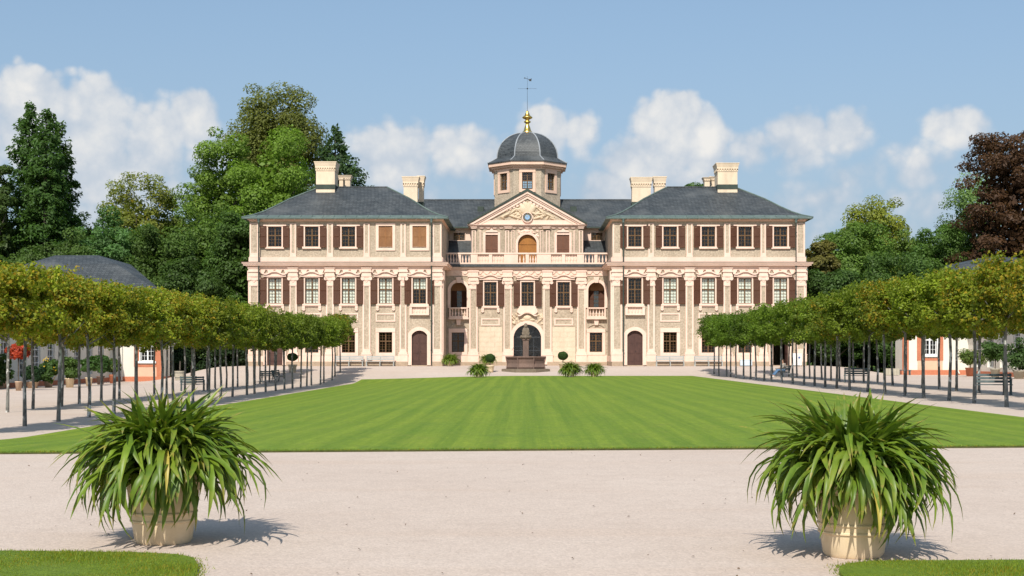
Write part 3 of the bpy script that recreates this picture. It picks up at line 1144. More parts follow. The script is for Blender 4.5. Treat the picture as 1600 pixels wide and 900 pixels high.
def chimney(x, y, z0, z1, w, d, parent):
    mb = MB()
    h = z1 - z0
    mb.box(-w / 2, w / 2, -d / 2, d / 2, -1.2, h * 0.62)
    o = mb.build('chimney', 'chimney_plaster', parent, (x, y, z0))
    c = MB()
    c.box(-w / 2 - 0.05, w / 2 + 0.05, -d / 2 - 0.05, d / 2 + 0.05, h * 0.62, h * 0.67)
    n = max(3, int(w / 0.22))
    for i in range(n):
        xx = -w / 2 + w * (i + 0.5) / n
        c.box(xx - 0.05, xx + 0.05, -d / 2 - 0.09, -d / 2 + 0.05, h * 0.67, h * 0.74)
    n2 = max(3, int(d / 0.22))
    for i in range(n2):
        yy = -d / 2 + 0.06 + (d - 0.12) * (i + 0.5) / n2
        c.box(-w / 2 - 0.09, -w / 2 + 0.0, yy - 0.05, yy + 0.05, h * 0.67, h * 0.74)
        c.box(w / 2 - 0.0, w / 2 + 0.09, yy - 0.05, yy + 0.05, h * 0.67, h * 0.74)
    c.box(-w / 2 + 0.02, w / 2 - 0.02, -d / 2 + 0.02, d / 2 - 0.02, h * 0.67, h * 0.74)
    c.box(-w / 2 - 0.08, w / 2 + 0.08, -d / 2 - 0.08, d / 2 + 0.08, h * 0.74, h * 0.80)
    n0 = len(c.v)
    a, b = 0.07, 0.17
    c.v += [(sx * (w / 2 + q), sy * (d / 2 + q), zz) for q, zz in ((a, h * 0.80), (b, h * 0.97)) for sx, sy in ((-1, -1), (1, -1), (1, 1), (-1, 1))]
    for i in range(4):
        j = (i + 1) % 4
        c.f.append((n0 + i, n0 + j, n0 + 4 + j, n0 + 4 + i))
        c.mi.append(0)
    c.box(-w / 2 - 0.19, w / 2 + 0.19, -d / 2 - 0.19, d / 2 + 0.19, h * 0.97, h)
    c.build('chimney_cap', 'chimney_plaster', o)
    MB().box(-w / 2 - 0.04, w / 2 + 0.04, -d / 2 - 0.04, d / 2 + 0.04, -0.35, 0.10).build('flashing', 'dark_copper', o)
    return o


WING_D = 11.4
MAIN_W, MAIN_H = 1.25, 2.40
UP_W, UP_H = 1.27, 1.90
GR_W, GR_H = 1.25, 1.92


def wing(side, bays, pils, curtains, up_closed, door_bay, far_door):
    xs = [X_(p) for p in bays]
    pl = [((X_(a) + X_(b)) / 2, (b - a) * sc(0)) for a, b in pils]
    x0, x1 = min(p[0] - p[1] / 2 for p in pl), max(p[0] + p[1] / 2 for p in pl)
    inner = x1 if side < 0 else x0
    z_eave = Z_(340.5)
    zm, zu, zg = Z_(474.5), Z_(385.6), Z_(551)
    holes = []
    dw, dh, dr = 1.44, 3.25, 0.42
    for i, x in enumerate(xs):
        holes.append((x - MAIN_W / 2, x + MAIN_W / 2, zm, zm + MAIN_H))
        holes.append((x - UP_W / 2, x + UP_W / 2, zu, zu + UP_H))
        if i in (door_bay, far_door):
            holes.append((x - dw / 2, x + dw / 2, 0.08, 0.08 + dh, dr))
        else:
            holes.append((x - GR_W / 2, x + GR_W / 2, zg, zg + GR_H))
    def shell(mb):
        for x in (x0, x1):
            mb.face([(x, 0, 0), (x, WING_D, 0), (x, WING_D, z_eave), (x, 0, z_eave)])
        mb.face([(x0, WING_D, 0), (x1, WING_D, 0), (x1, WING_D, z_eave), (x0, WING_D, z_eave)])
        for zf in (Z_(500), Z_(406)):
            mb.face([(x0, 0.4, zf), (x1, 0.4, zf), (x1, WING_D, zf), (x0, WING_D, zf)])
    wall('wall', 'stucco', x0, x1, 0.0, z_eave, holes, 0.0, 0.35, palace, shell)
    # grey stone foot
    edges = [x0 - 0.06]
    for i in sorted((door_bay, far_door), key=lambda q: xs[q]):
        edges += [xs[i] - dw / 2 - 0.36, xs[i] + dw / 2 + 0.36]
    edges.append(x1 + 0.06)
    mb = MB()
    for a, b in zip(edges[::2], edges[1::2]):
        mb.box(a, b, -0.30, 0.0, -0.3, 0.42)
    for x in (x0, x1):
        mb.box(x - 0.06, x + 0.06, 0.001, WING_D, -0.3, 0.42)
    mb.build('plinth', 'plinth_stone', palace)
    mb = MB()
    for a, b in zip(edges[::2], edges[1::2]):
        mb.box(a, b, -0.10, 0.0, 0.42, 0.95)
    for s_, x in ((-1, x0), (1, x1)):
        mb.box(min(x, x + s_ * 0.06), max(x, x + s_ * 0.06), 0.0, WING_D, 0.42, 0.95)
    mb.build('base_course', 'trim', palace)
    # lower order
    z_cap = Z_(423)
    for x, w in pl:
        pilaster(x, 0.0, w, 0.42, z_cap, 1.42, 0.88)
    ent = entablature(x0, x1, 0.0, z_cap + 0.001, Z_(427.5), Z_(418.5), Z_(410.5), pl, 0.62, (True, True, WING_D))
    n0 = MB().box(x0 - 0.66, x1 + 0.66, -0.66, WING_D, Z_(410.5) + 0.001, Z_(410.5) + 0.05).build('drip_slate', 'red_sandstone', palace)
    # side returns of lower order on the flank that faces the court, and its twin
    for s_, x in ((-1, x0), (1, x1)):
        for yy in (0.45, WING_D - 0.45):
            m = MB().box(min(x, x + s_ * 0.14), max(x, x + s_ * 0.14), yy - 0.42, yy + 0.42, 0.95, z_cap - 0.9)
            m.box(min(x, x + s_ * 0.22), max(x, x + s_ * 0.22), yy - 0.46, yy + 0.5, z_cap - 0.9, z_cap)
            m.build('pilaster', 'trim', palace)
    # attic storey
    z_b0, z_b1 = Z_(409.6) - 0.04, Z_(402)
    mb = MB().box(x0 - 0.02, x1 + 0.02, -0.13, 0.02, z_b0, z_b1)
    for s_, x in ((-1, x0), (1, x1)):
        mb.box(min(x, x + s_ * 0.10), max(x, x + s_ * 0.10), 0.021, WING_D, z_b0, z_b1)
    mb.build('base_course', 'trim', palace)
    for x, w in pl:
        pilaster(x, 0.0, w * 0.93 if w > 0.8 else w * 0.76, z_b1, Z_(346), 0.20, 0.10, 0.15, 0.11)
    # eaves cornice with little brackets
    z_c = Z_(346)
    mb = MB()
    mb.box(x0 - 0.03, x1 + 0.03, -0.16, WING_D, z_c, z_c + 0.12)
    mb.box(x0 - 0.16, x1 + 0.16, -0.30, WING_D + 0.1, z_c + 0.12, z_eave - 0.02)
    mb.build('eaves_cornice', 'pink_trim', palace)
    nb = 19
    for i in range(nb):
        xx = x0 + (x1 - x0) * (i + 0.5) / nb
        link('bracket', cached('brk', lambda: MB().box(-0.07, 0.07, -0.42, -0.301, -0.12, 0.06).mesh('bracket', 'trim')), palace, (xx, 0, z_eave - 0.12))
    # hipped slate roof with copper edge
    e = 0.62
    ex0, ex1, ey0, ey1 = x0 - e, x1 + e, -e, WING_D + e
    hd = (ey1 - ey0) / 2
    rz = z_eave + 3.55
    ry = (ey0 + ey1) / 2
    zc = z_eave - 0.02
    def at(t):                               # a ring of the roof, slightly bellcast
        zz = zc + (rz - zc) * (t - 0.10 * math.sin(PI * min(1, t * 1.6)) * (1 - t))
        return [(ex0 + hd * t, ey0 + hd * t, zz), (ex1 - hd * t, ey0 + hd * t, zz), (ex1 - hd * t, ey1 - hd * t, zz), (ex0 + hd * t, ey1 - hd * t, zz)]
    rings = [at(t) for t in (0.14, 0.26, 0.4, 0.6, 0.8, 0.999)]
    mb = MB()
    for a, b in zip(rings, rings[1:]):
        for i in range(4):
            j = (i + 1) % 4
            mb.face([a[i], a[j], b[j], b[i]])
    roof = mb.build('roof', 'slate', palace)
    mb = MB()
    a, b = at(0.0), at(0.142)
    for i in range(4):
        j = (i + 1) % 4
        mb.face([a[i], a[j], b[j], b[i]])
        lo = [(p[0], p[1], p[2] - 0.10) for p in (a[i], a[j])]
        mb.face([lo[0], lo[1], a[j], a[i]])
    mb.face([(p[0], p[1], p[2] - 0.10) for p in reversed(a)])
    mb.build('copper_eaves', 'copper', roof)
    nse = 17
    y1_ = ey0 + hd * 0.142
    seam = MB().tube([(0, ey0 - 0.01, zc + 0.02), (0, y1_, b[0][2] + 0.025)], 0.024, 5).mesh('seam', 'copper')
    for i in range(nse):
        link('seam', seam, roof, (ex0 + 1.3 + (ex1 - ex0 - 2.6) * i / (nse - 1), 0, 0))
    for i in range(4):
        path = [at(t)[i] for t in (0.0, 0.142, 0.26, 0.4, 0.6, 0.8, 0.999)]
        MB().tube([(p[0], p[1], p[2] + 0.03) for p in path], 0.075, 6).build('hip_cap', 'copper', roof)
    MB().tube([(rings[-1][0][0], ry, rz + 0.02), (rings[-1][1][0], ry, rz + 0.02)], 0.09, 6).build('ridge_cap', 'slate', roof)
    # bays
    for i, x in enumerate(xs):
        window(x, zm, 0.0, MAIN_W, MAIN_H, 3, 4, curtains[i])
        shutters(x, zm - 0.03, 0.0, MAIN_W, 2.46, 0.62)
        eyebrow(x, -0.0701, Z_(430.5), 2.3, 0.50)
        if i in up_closed:
            closed_shutters(x, zu - 0.1, 0.0, 1.30, 2.05, 'shutter_faded')
        else:
            window(x, zu, 0.0, UP_W, UP_H, 2, 3, 0, lintel=0.32)
            shutters(x, zu - 0.08, 0.0, UP_W, 2.02, 0.60)
        if i == door_bay:
            balustrade(x - 0.92, x + 0.92, -0.16, Z_(492.5), zm - 0.20, [(x - 0.80, 0.24), (x + 0.80, 0.24)], ((-99, 99),), 0.15, palace, 'trim', 0.27)
        else:
            apron(x, -0.001, zm - 0.191, 1.75, 0.5)
            frame_panel(x, 0.0, Z_(496), 1.85, 0.80)
        if i in (door_bay, far_door):
            door(x, 0.0, 0.08, dw, dh, dr, 'door_wood', 0.34, ajar=(i == far_door and side > 0))
            MB().box(x - 0.75, x + 0.75, -0.45, 0.3, -0.3, 0.075).build('door_step', 'plinth_stone', palace)
        else:
            window(x, zg, 0.0, GR_W, GR_H, 3, 4, 0, surround=0.30, sill=False)
    # rainwater pipes near both corners
    pa, pb = (405.5, 674.5) if side < 0 else (973.5, 1242.5)
    for p in (pa, pb):
        downpipe(X_(p), -0.42, z_eave - 0.05, 0.1)
    return roof, rz, ry


LEFT = [429.6, 487.3, 544.5, 602.5, 655.4]
LPIL = [(390, 405), (452, 464.5), (509.5, 522), (566.7, 579.2), (624.5, 635.5), (675.5, 690.5)]
RIGHT = [992, 1047, 1106.7, 1164, 1219.5]
RPIL = [(956.7, 972), (1011.5, 1023), (1071, 1083.5), (1130, 1142.5), (1186.7, 1198), (1243, 1258)]
roof_l, RZ, RY = wing(-1, LEFT, LPIL, [1, 1, 1, 1, 2], (3, 4), 4, 0)
roof_r, RZ, RY = wing(1, RIGHT, RPIL, [0, 1, 1, 1, 1], (), 0, 4)
# chimneys: photo columns, rows, distance behind the wing front
for (pa, pb, top, bot, yy, d, par) in ((496.5, 525.5, 255, 292, RY, 2.2, roof_l), (531, 537, 275, 294, RY + 4.2, 0.9, roof_l), (540, 548, 275, 294, RY + 3.6, 1.0, roof_l),
                                       (631.5, 653, 277, 318, RY + 2.6, 1.2, roof_l), (655, 662, 276, 318, RY + 4.4, 1.2, roof_l),
                                       (987, 1016, 278, 318, RY + 2.6, 1.2, roof_r), (1022, 1038, 277, 318, RY + 4.4, 1.2, roof_r),
                                       (1119, 1149.5, 257, 292, RY, 2.2, roof_r), (1100, 1108, 278, 294, RY + 3.8, 0.9, roof_r), (1110, 1118, 277, 294, RY + 4.4, 1.0, roof_r)):
    chimney((X_(pa, yy) + X_(pb, yy)) / 2, yy, Z_(bot, yy), Z_(top, yy), (pb - pa) * sc(yy), d, par)

# ---- central block
CY = 7.0
XC = X_(690.5) + 0.0
cx = lambda p: X_(p, CY)
cz = lambda p: Z_(p, CY)
c_win = [766.3, 824.3, 880.7]
c_pil = [(733, 746.5), (786.5, 799.5), (848.8, 862), (901.5, 915)]
zt_c = cz(418)
zmc = cz(478)
CW, CH = 1.22, 2.36
holes = [(cx(p) - CW / 2, cx(p) + CW / 2, zmc, zmc + CH) for p in c_win]
nich = [(704, 729.5), (919, 944.5)]
for a, b in nich:
    holes.append((cx(a), cx(b), cz(481), cz(441), (cx(b) - cx(a)) / 2))
gw = [(705.8, 725.6), (921.3, 941.0)]
for a, b in gw:
    holes.append((cx(a), cx(b), cz(550), cz(519.5)))
dx0, dx1 = cx(802.5), cx(845.5)
holes.append((dx0, dx1, 0.06, cz(507), (dx1 - dx0) * 0.46))
xl, xr = X_(690.5), X_(956.7)
wall('wall', 'stucco', xl + 0.01, xr - 0.01, 0.0, zt_c, holes, CY, 0.55)
# room behind the front
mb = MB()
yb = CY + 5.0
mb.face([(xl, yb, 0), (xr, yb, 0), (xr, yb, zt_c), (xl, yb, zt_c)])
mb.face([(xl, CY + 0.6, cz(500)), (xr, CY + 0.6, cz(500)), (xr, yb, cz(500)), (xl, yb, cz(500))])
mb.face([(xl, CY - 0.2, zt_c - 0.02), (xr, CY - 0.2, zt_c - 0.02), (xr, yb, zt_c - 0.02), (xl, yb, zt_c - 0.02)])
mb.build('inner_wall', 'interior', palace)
for i, p in enumerate(c_win):
    window(cx(p), zmc, CY, CW, CH, 3, 4, 0)
    shutters(cx(p), zmc - 0.05, CY, CW, 2.48, 0.62)
    eyebrow(cx(p), CY - 0.0701, cz(435.5), 2.35, 0.50)
    if i != 1:
        apron(cx(p), CY - 0.001, zmc - 0.191, 1.78, 0.5)
        frame_panel(cx(p), CY, cz(503), 1.85, 0.72)
pc = [((cx(a) + cx(b)) / 2, (b - a) * sc(CY)) for a, b in c_pil]
zcap_c = cz(431)
for x, w in pc:
    pilaster(x, CY, w, 0.10, zcap_c, 1.30, 1.25)
entablature(xl + 0.02, xr - 0.02, CY, zcap_c + 0.001, cz(428.5), cz(422.5), cz(417.5), pc, 0.45, (False, False, 0.02), 0.72)
# dark gutter below the terrace and the terrace balustrade
MB().box(xl + 0.01, xr - 0.01, CY - 0.55, CY + 0.3, cz(417.4), cz(413.2)).build('gutter', 'slate', palace)
BY = CY - 0.20
bx = lambda p: X_(p, BY)
posts = [(bx(p), w * sc(BY)) for p, w in ((718, 5), (741, 11), (766.5, 5.5), (798.5, 22), (824, 5.5), (850, 22), (880.5, 5.5), (907, 11), (931, 5))]
balustrade(xl + 0.02, xr - 0.02, BY, Z_(413, BY), Z_(395, BY), posts, ((bx(745), bx(790)), (bx(860), bx(903))), 0.20, palace, 'trim', 0.30)
# arched niches with balconies, narrow windows in them
for k, (a, b) in enumerate(nich):
    xa, xb = cx(a), cx(b)
    xm = (xa + xb) / 2
    w = xb - xa
    spring = cz(441) - w / 2
    inn = [(xa, cz(481))] + arc_pts(xa, xb, spring, w / 2, 16) + [(xb, cz(481))]
    t = 0.28
    out = [(xa - t, cz(481))] + arc_pts(xa - t, xb + t, spring, w / 2 + t, 16) + [(xb + t, cz(481))]
    o = MB().ring(out, inn, CY - 0.14, CY + 0.04).build('niche_arch', 'trim', palace)
    MB().prism([(xm - 0.16, cz(442)), (xm + 0.16, cz(442)), (xm + 0.28, cz(433)), (xm - 0.28, cz(433))], CY - 0.26, CY + 0.0).build('keystone', 'trim', o)
    MB().box(xa - 0.05, xb + 0.05, CY + 0.9, CY + 1.0, cz(482), cz(440)).build('niche_back', 'shutter_faded', o)
    ww = w * 0.28
    mb = MB().box(-ww / 2, ww / 2, -0.03, 0, 0, 1.55)
    mb.build('pane', 'glass', o, (xm + 0.02, CY + 0.88, cz(479)))
    MB().box(-ww / 2 - 0.04, ww / 2 + 0.04, -0.01, 0.015, -0.02, 1.6).build('dark_room_sheet', 'iron', o, (xm + 0.02, CY + 0.885, cz(479)))  # thin sheet behind the pane, the dark of an unlit room put into its colour
    gm = MB()
    for i in range(1, 4):
        gm.box(-ww / 2, ww / 2, -0.05, -0.031, 1.55 * i / 4 - 0.02, 1.55 * i / 4 + 0.02)
    gm.build('glazing_bar', 'sash_wood', o, (xm + 0.02, CY + 0.88, cz(479)))
    for s in (-1, 1):
        link('shutter', shutter_mesh(round(w * 0.33, 3), 1.62, 'shutter_brown'), o, (xm + 0.02 + s * (ww / 2 + w * 0.33 / 2 + 0.02), CY + 0.87, cz(479) - 0.03))
    MB().box(xa - 0.18, xb + 0.18, CY - 0.42, CY + 0.9, cz(499), cz(496.2)).build('balcony_slab', 'trim', palace)
    balustrade(xa - 0.12, xb + 0.12, CY - 0.20, cz(496.2) + 0.002, cz(480.5), [(xa - 0.04, 0.16), (xb + 0.04, 0.16)], (), 0.19, palace, 'trim', 0.28)
    # relieving arch and window below
    ar = arc_pts(xa - 0.2, xb + 0.2, cz(517), 0.62, 14)
    ar2 = arc_pts(xa - 0.32, xb + 0.32, cz(517), 0.76, 14)
    MB().ring(ar2, ar, CY - 0.10, CY + 0.0).build('relieving_arch', 'stucco', palace)
    MB().prism([(xm - 0.17, cz(508)), (xm + 0.17, cz(508)), (xm + 0.24, cz(499.2)), (xm - 0.24, cz(499.2))], CY - 0.24, CY + 0.0).build('keystone', 'trim', palace)
    ga, gb = gw[k]
    window((cx(ga) + cx(gb)) / 2, cz(550), CY, cx(gb) - cx(ga), cz(519.5) - cz(550), 3, 4, 0, surround=0.30, sill=False)
# plinths and blank sandstone fields beside the portal
mb = MB()
mb.box(xl + 0.1, dx0 - 0.6, CY - 0.34, CY, -0.3, 0.35)
mb.box(dx1 + 0.6, xr - 0.1, CY - 0.34, CY, -0.3, 0.35)
mb.build('plinth', 'plinth_stone', palace)
mb = MB()
for a, b in ((xl + 0.1, pc[0][0] - 0.45), (pc[3][0] + 0.45, xr - 0.1)):
    mb.box(a, b, CY - 0.14, CY, 0.35, 1.0)
mb.build('base_course', 'trim', palace)
for a, b in ((748.8, 785), (863, 899)):
    xa, xb, za, zb = cx(a), cx(b), 0.36, cz(511)
    rows = 7
    slab = MB().box(xa - 0.02, xb + 0.02, CY - 0.05, CY, za, zb + 0.03).build('stone_field', 'stucco', palace)
    for r_ in range(rows):
        n = 3 if r_ % 2 else 2
        q0, q1 = za + (zb - za) * r_ / rows, za + (zb - za) * (r_ + 1) / rows
        for i in range(n):
            p0, p1 = xa + (xb - xa) * i / n, xa + (xb - xa) * (i + 1) / n
            dpt = 0.10 + random.uniform(-0.004, 0.004)
            MB().box(p0 + 0.006, p1 - 0.006, CY - dpt, CY - 0.051, q0 + 0.006, q1 - 0.006).build('stone', 'sandstone', slab)
# portal: arch, fanlight, carved head
t = 0.36
w = dx1 - dx0
xm = (dx0 + dx1) / 2
hd_ = cz(507) - 0.06
rise = w * 0.46
inn = [(dx0, 0.06)] + arc_pts(dx0, dx1, cz(507) - rise, rise, 18) + [(dx1, 0.06)]
out = [(dx0 - t, 0.06)] + arc_pts(dx0 - t, dx1 + t, cz(507) - rise, rise + t, 18) + [(dx1 + t, 0.06)]
portal = MB().ring(out, inn, CY - 0.20, CY + 0.04).build('portal', 'trim', palace)
mb = MB()
yy = CY + 0.40
pane = [(p[0], p[1]) for p in inn]
mb.face([(p[0], yy + 0.03, p[1]) for p in reversed(pane)])
mb.build('pane', 'glass', portal)
bars = MB()
zsp = cz(507) - rise
bars.box(dx0, dx1, yy - 0.05, yy + 0.02, zsp - 0.05, zsp + 0.06)
for q in (0.0, 0.27, 0.5, 0.73, 1.0):
    xx = dx0 + w * q
    bars.box(xx - 0.03, xx + 0.03, yy - 0.03, yy + 0.02, 0.06, zsp - 0.05)
bars.box(dx0, dx1, yy - 0.025, yy + 0.015, 0.06, 0.7)
bars.box(dx0, dx1, yy - 0.025, yy + 0.015, 1.45, 1.52)
for a in (45, 90, 135):
    bars.tube([(xm, yy, zsp + 0.05), (xm + w * 0.49 * math.cos(R(a)), yy, zsp + rise * 0.97 * math.sin(R(a)))], 0.022, 5)
bars.build('door_frame', 'iron', portal)


def relief(name, mat, x0, x1, z0, z1, y, bumps, inside, nx=90, nz=50, parent=palace, depth=0.25):
    """carved relief: a height field of overlapping rounded forms"""
    mb = MB()
    idx = {}
    for j in range(nz + 1):
        for i in range(nx + 1):
            x, z = x0 + (x1 - x0) * i / nx, z0 + (z1 - z0) * j / nz
            h = 0.0
            for (bx_, bz_, rx, rz_, ang, amp) in bumps:
                c, s = math.cos(ang), math.sin(ang)
                u, v = (x - bx_) * c + (z - bz_) * s, -(x - bx_) * s + (z - bz_) * c
                q = (u / rx) ** 2 + (v / rz_) ** 2
                if q < 1:
                    h = max(h, amp * math.sqrt(1 - q))
            ok = inside(x, z)
            idx[i, j] = len(mb.v)
            mb.v.append((x, y - (h * 0.68 if ok else 0.0), z))
    for j in range(nz):
        for i in range(nx):
            q = (idx[i, j], idx[i + 1, j], idx[i + 1, j + 1], idx[i, j + 1])
            if any(abs(mb.v[a][1] - y) > 1e-5 for a in q):
                mb.f.append(q)
                mb.mi.append(0)
    return mb.build(name, mat, parent)


rr = random.Random(3)
bm = [(xm, cz(497), 0.42, 0.30, 0, 0.40), (xm, cz(500), 0.75, 0.16, 0, 0.28)]
for s in (-1, 1):
    for i in range(9):
        bm.append((xm + s * rr.uniform(0.9, 1.55), cz(rr.uniform(491, 506)), rr.uniform(0.10, 0.24), rr.uniform(0.06, 0.12), s * rr.uniform(0.3, 1.4), rr.uniform(0.12, 0.24)))
relief('carved_trophy', 'relief_stone', xm - 1.8, xm + 1.8, cz(507), cz(489), CY - 0.01, bm, lambda x, z: True, 80, 30)
# curved broken pediment and panel above the portal
n = 20
top, bot = [], []
for i in range(n + 1):
    q = -1 + 2 * i / n
    zz = cz(495.5) + 0.42 * math.cos(q * PI / 2) ** 1.5 + 0.10 * ss((abs(q) - 0.75) / 0.25)
    top.append((xm + q * 0.92, zz + 0.14))
    bot.append((xm + q * 0.92, zz))
MB().ring(top, bot, CY - 0.36, CY).build('hood_mould', 'trim', palace)
mb = MB().box(xm - 0.80, xm + 0.80, CY - 0.22, CY, cz(491), zmc - 0.195)
mb.prism([(xm - 0.80, cz(491) + 0.02), (xm - 1.02, cz(487.5)), (xm - 0.92, cz(482)), (xm - 0.80, cz(481))][::-1], CY - 0.20, CY)
mb.prism([(xm + 0.80, cz(491) + 0.02), (xm + 1.02, cz(487.5)), (xm + 0.92, cz(482)), (xm + 0.80, cz(481))], CY - 0.20, CY)
mb.build('portal_panel', 'trim', palace)

# ---- pavilion with the pediment above the terrace
VY = 9.2
vx = lambda p: X_(p, VY)
vz = lambda p: Z_(p, VY)
z_fl = cz(413)
va, vb = vx(737), vx(911)
vh = [(vx(758.5), vx(778), z_fl + 0.35, vz(367)), (vx(870), vx(889.5), z_fl + 0.35, vz(367))]
d0, d1 = vx(809.3), vx(838.5)
vh.append((d0, d1, z_fl + 0.02, vz(366.5), (d1 - d0) / 2))
z_ent = vz(357)


def vshell(mb):
    for x in (va, vb):
        mb.face([(x, VY, z_fl - 0.3), (x, VY + 4.5, z_fl - 0.3), (x, VY + 4.5, z_ent + 0.3), (x, VY, z_ent + 0.3)])


wall('wall', 'stucco', va, vb, z_fl - 0.3, z_ent + 0.01, vh, VY, 0.4, palace, vshell)
for a, b, c, d in [h[:4] for h in vh[:2]]:
    closed_shutters((a + b) / 2, c, VY, b - a, d - c, 'shutter_dull', 0.24)
    mb = MB()
    xx = (a + b) / 2
    mb.prism([(xx - 0.62, d + 0.26), (xx + 0.62, d + 0.26), (xx + 0.50, d + 0.42), (xx + 0.18, d + 0.46), (xx, d + 0.66), (xx - 0.18, d + 0.46), (xx - 0.50, d + 0.42)], VY - 0.20, VY)
    mb.build('hood_mould', 'trim', palace)
inn = [(d0, z_fl)] + arc_pts(d0, d1, vz(366.5) - (d1 - d0) / 2, (d1 - d0) / 2, 16) + [(d1, z_fl)]
out = [(d0 - 0.24, z_fl)] + arc_pts(d0 - 0.24, d1 + 0.24, vz(366.5) - (d1 - d0) / 2, (d1 - d0) / 2 + 0.24, 16) + [(d1 + 0.24, z_fl)]
ud = MB().ring(out, inn, VY - 0.12, VY + 0.04).build('doorway', 'trim', palace)
MB().prism(list(reversed(inn)), VY + 0.22, VY + 0.30).build('door', 'door_ochre', ud)
mb = MB()
zsp = vz(366.5) - (d1 - d0) / 2
mb.box(d0, d1, VY + 0.17, VY + 0.219, zsp - 0.05, zsp + 0.05)
mb.box((d0 + d1) / 2 - 0.03, (d0 + d1) / 2 + 0.03, VY + 0.18, VY + 0.219, z_fl, zsp - 0.05)
mb.build('door_rail', 'door_ochre', ud)
bm = []
for s in (-1, 1):
    for i in range(8):
        bm.append(((d0 + d1) / 2 + s * rr.uniform(0.25, 1.15), vz(rr.uniform(360, 369)), rr.uniform(0.10, 0.22), rr.uniform(0.05, 0.10), rr.uniform(0, 3), rr.uniform(0.08, 0.18)))
bm.append(((d0 + d1) / 2, vz(361.5), 0.3, 0.2, 0, 0.25))
relief('carved_garland', 'trim', vx(800), vx(848), vz(372), vz(357.5), VY - 0.005, bm, lambda x, z: ((x - (d0 + d1) / 2) ** 2 + (z - zsp) ** 2) > ((d1 - d0) / 2 + 0.2) ** 2, 70, 24)
for a, b in ((737, 743.5), (749.5, 752), (789.5, 795.5), (799, 804), (844, 849), (853, 859), (896, 898.5), (904.5, 911)):
    pilaster((vx(a) + vx(b)) / 2, VY, (b - a) * sc(VY), z_fl, vz(357.5), 0.18, 0.10, 0.10 if b - a > 5 else 0.06, 0.11)
pv = [((va + 0.2), 0.4), (vx(794), 0.6), (vx(854), 0.6), (vb - 0.2, 0.4)]
entablature(va, vb, VY, vz(357.4), vz(357.2), vz(354.5), vz(351), pv, 0.42, (True, True, 4.4), 0.66)
# pediment
pa, pb, zbp, zap = vx(732.5), vx(915.5), vz(351) + 0.002, vz(299.5)
xm = (pa + pb) / 2
mb = MB()
mb.prism([(pa + 0.5, zbp), (pb - 0.5, zbp), (xm, zap - 0.35)], VY - 0.08, VY + 0.3)
tym = mb.build('tympanum', 'stucco', palace)
slope = (zap - zbp) / (xm - pa)
mb = MB()
for (o0, o1, pr) in ((0.0, 0.20, 0.46), (0.20, 0.36, 0.34), (0.36, 0.62, 0.24)):
    outer = [(pa + o0 * 1.1 + 0.0, zbp + 0.001 + (0.06 if o0 else 0)), (xm, zap - o0 * 1.15), (pb - o0 * 1.1, zbp + 0.001 + (0.06 if o0 else 0))]
    inner = [(pa + o1 * 1.9 + 0.05, zbp + 0.001), (xm, zap - o1 * 1.15), (pb - o1 * 1.9 - 0.05, zbp + 0.001)]
    mb.ring(outer, inner, VY - pr, VY + 0.3)
mb.build('raking_cornice', 'trim', palace)
mb = MB()
nsc = 13
for s in (-1, 1):
    for i in range(nsc):
        q = (i + 0.7) / (nsc + 0.6)
        px_ = pa + 1.1 + (xm - pa - 1.1) * q if s < 0 else pb - 1.1 - (xm - pa - 1.1) * q
        pz_ = zbp + 0.36 + (zap - 0.98 - zbp - 0.36) * q
        mb.tube([(px_, VY - 0.16, pz_), (px_, VY - 0.05, pz_)], 0.155, 8)
sc_ = mb.build('scallop_row', 'trim', palace)
sc_['kind'] = 'stuff'
MB().box(pa + 1.0, pb - 1.0, VY - 0.20, VY, zbp + 0.003, zbp + 0.42).build('tympanum_base', 'trim', palace)
# pediment roof running back to the main roof
mb = MB()
o0 = 0.22
ya, yb2 = VY - 0.55, VY + 8.0
for s in (-1, 1):
    e0 = (pa - 0.12 if s < 0 else pb + 0.12, zbp - 0.02)
    a_, b_ = (e0[0], ya, e0[1] + 0.16), (xm, ya, zap + 0.27)
    mb.face([a_, b_, (b_[0], yb2, b_[2]), (a_[0], yb2, a_[2])])
    mb.face([a_, b_, (xm, ya, zap + 0.01), (e0[0], ya, e0[1])])
    mb.face([(xm, ya, zap + 0.01), (e0[0], ya, e0[1]), (e0[0], yb2, e0[1]), (xm, yb2, zap + 0.01)])
mb.build('pediment_roof', 'dark_copper', palace)
MB().tube([(xm, ya + 0.1, zap + 0.1), (xm, ya + 0.1, zap + 0.75)], [0.05, 0.015], 6).build('spike', 'dark_copper', palace)
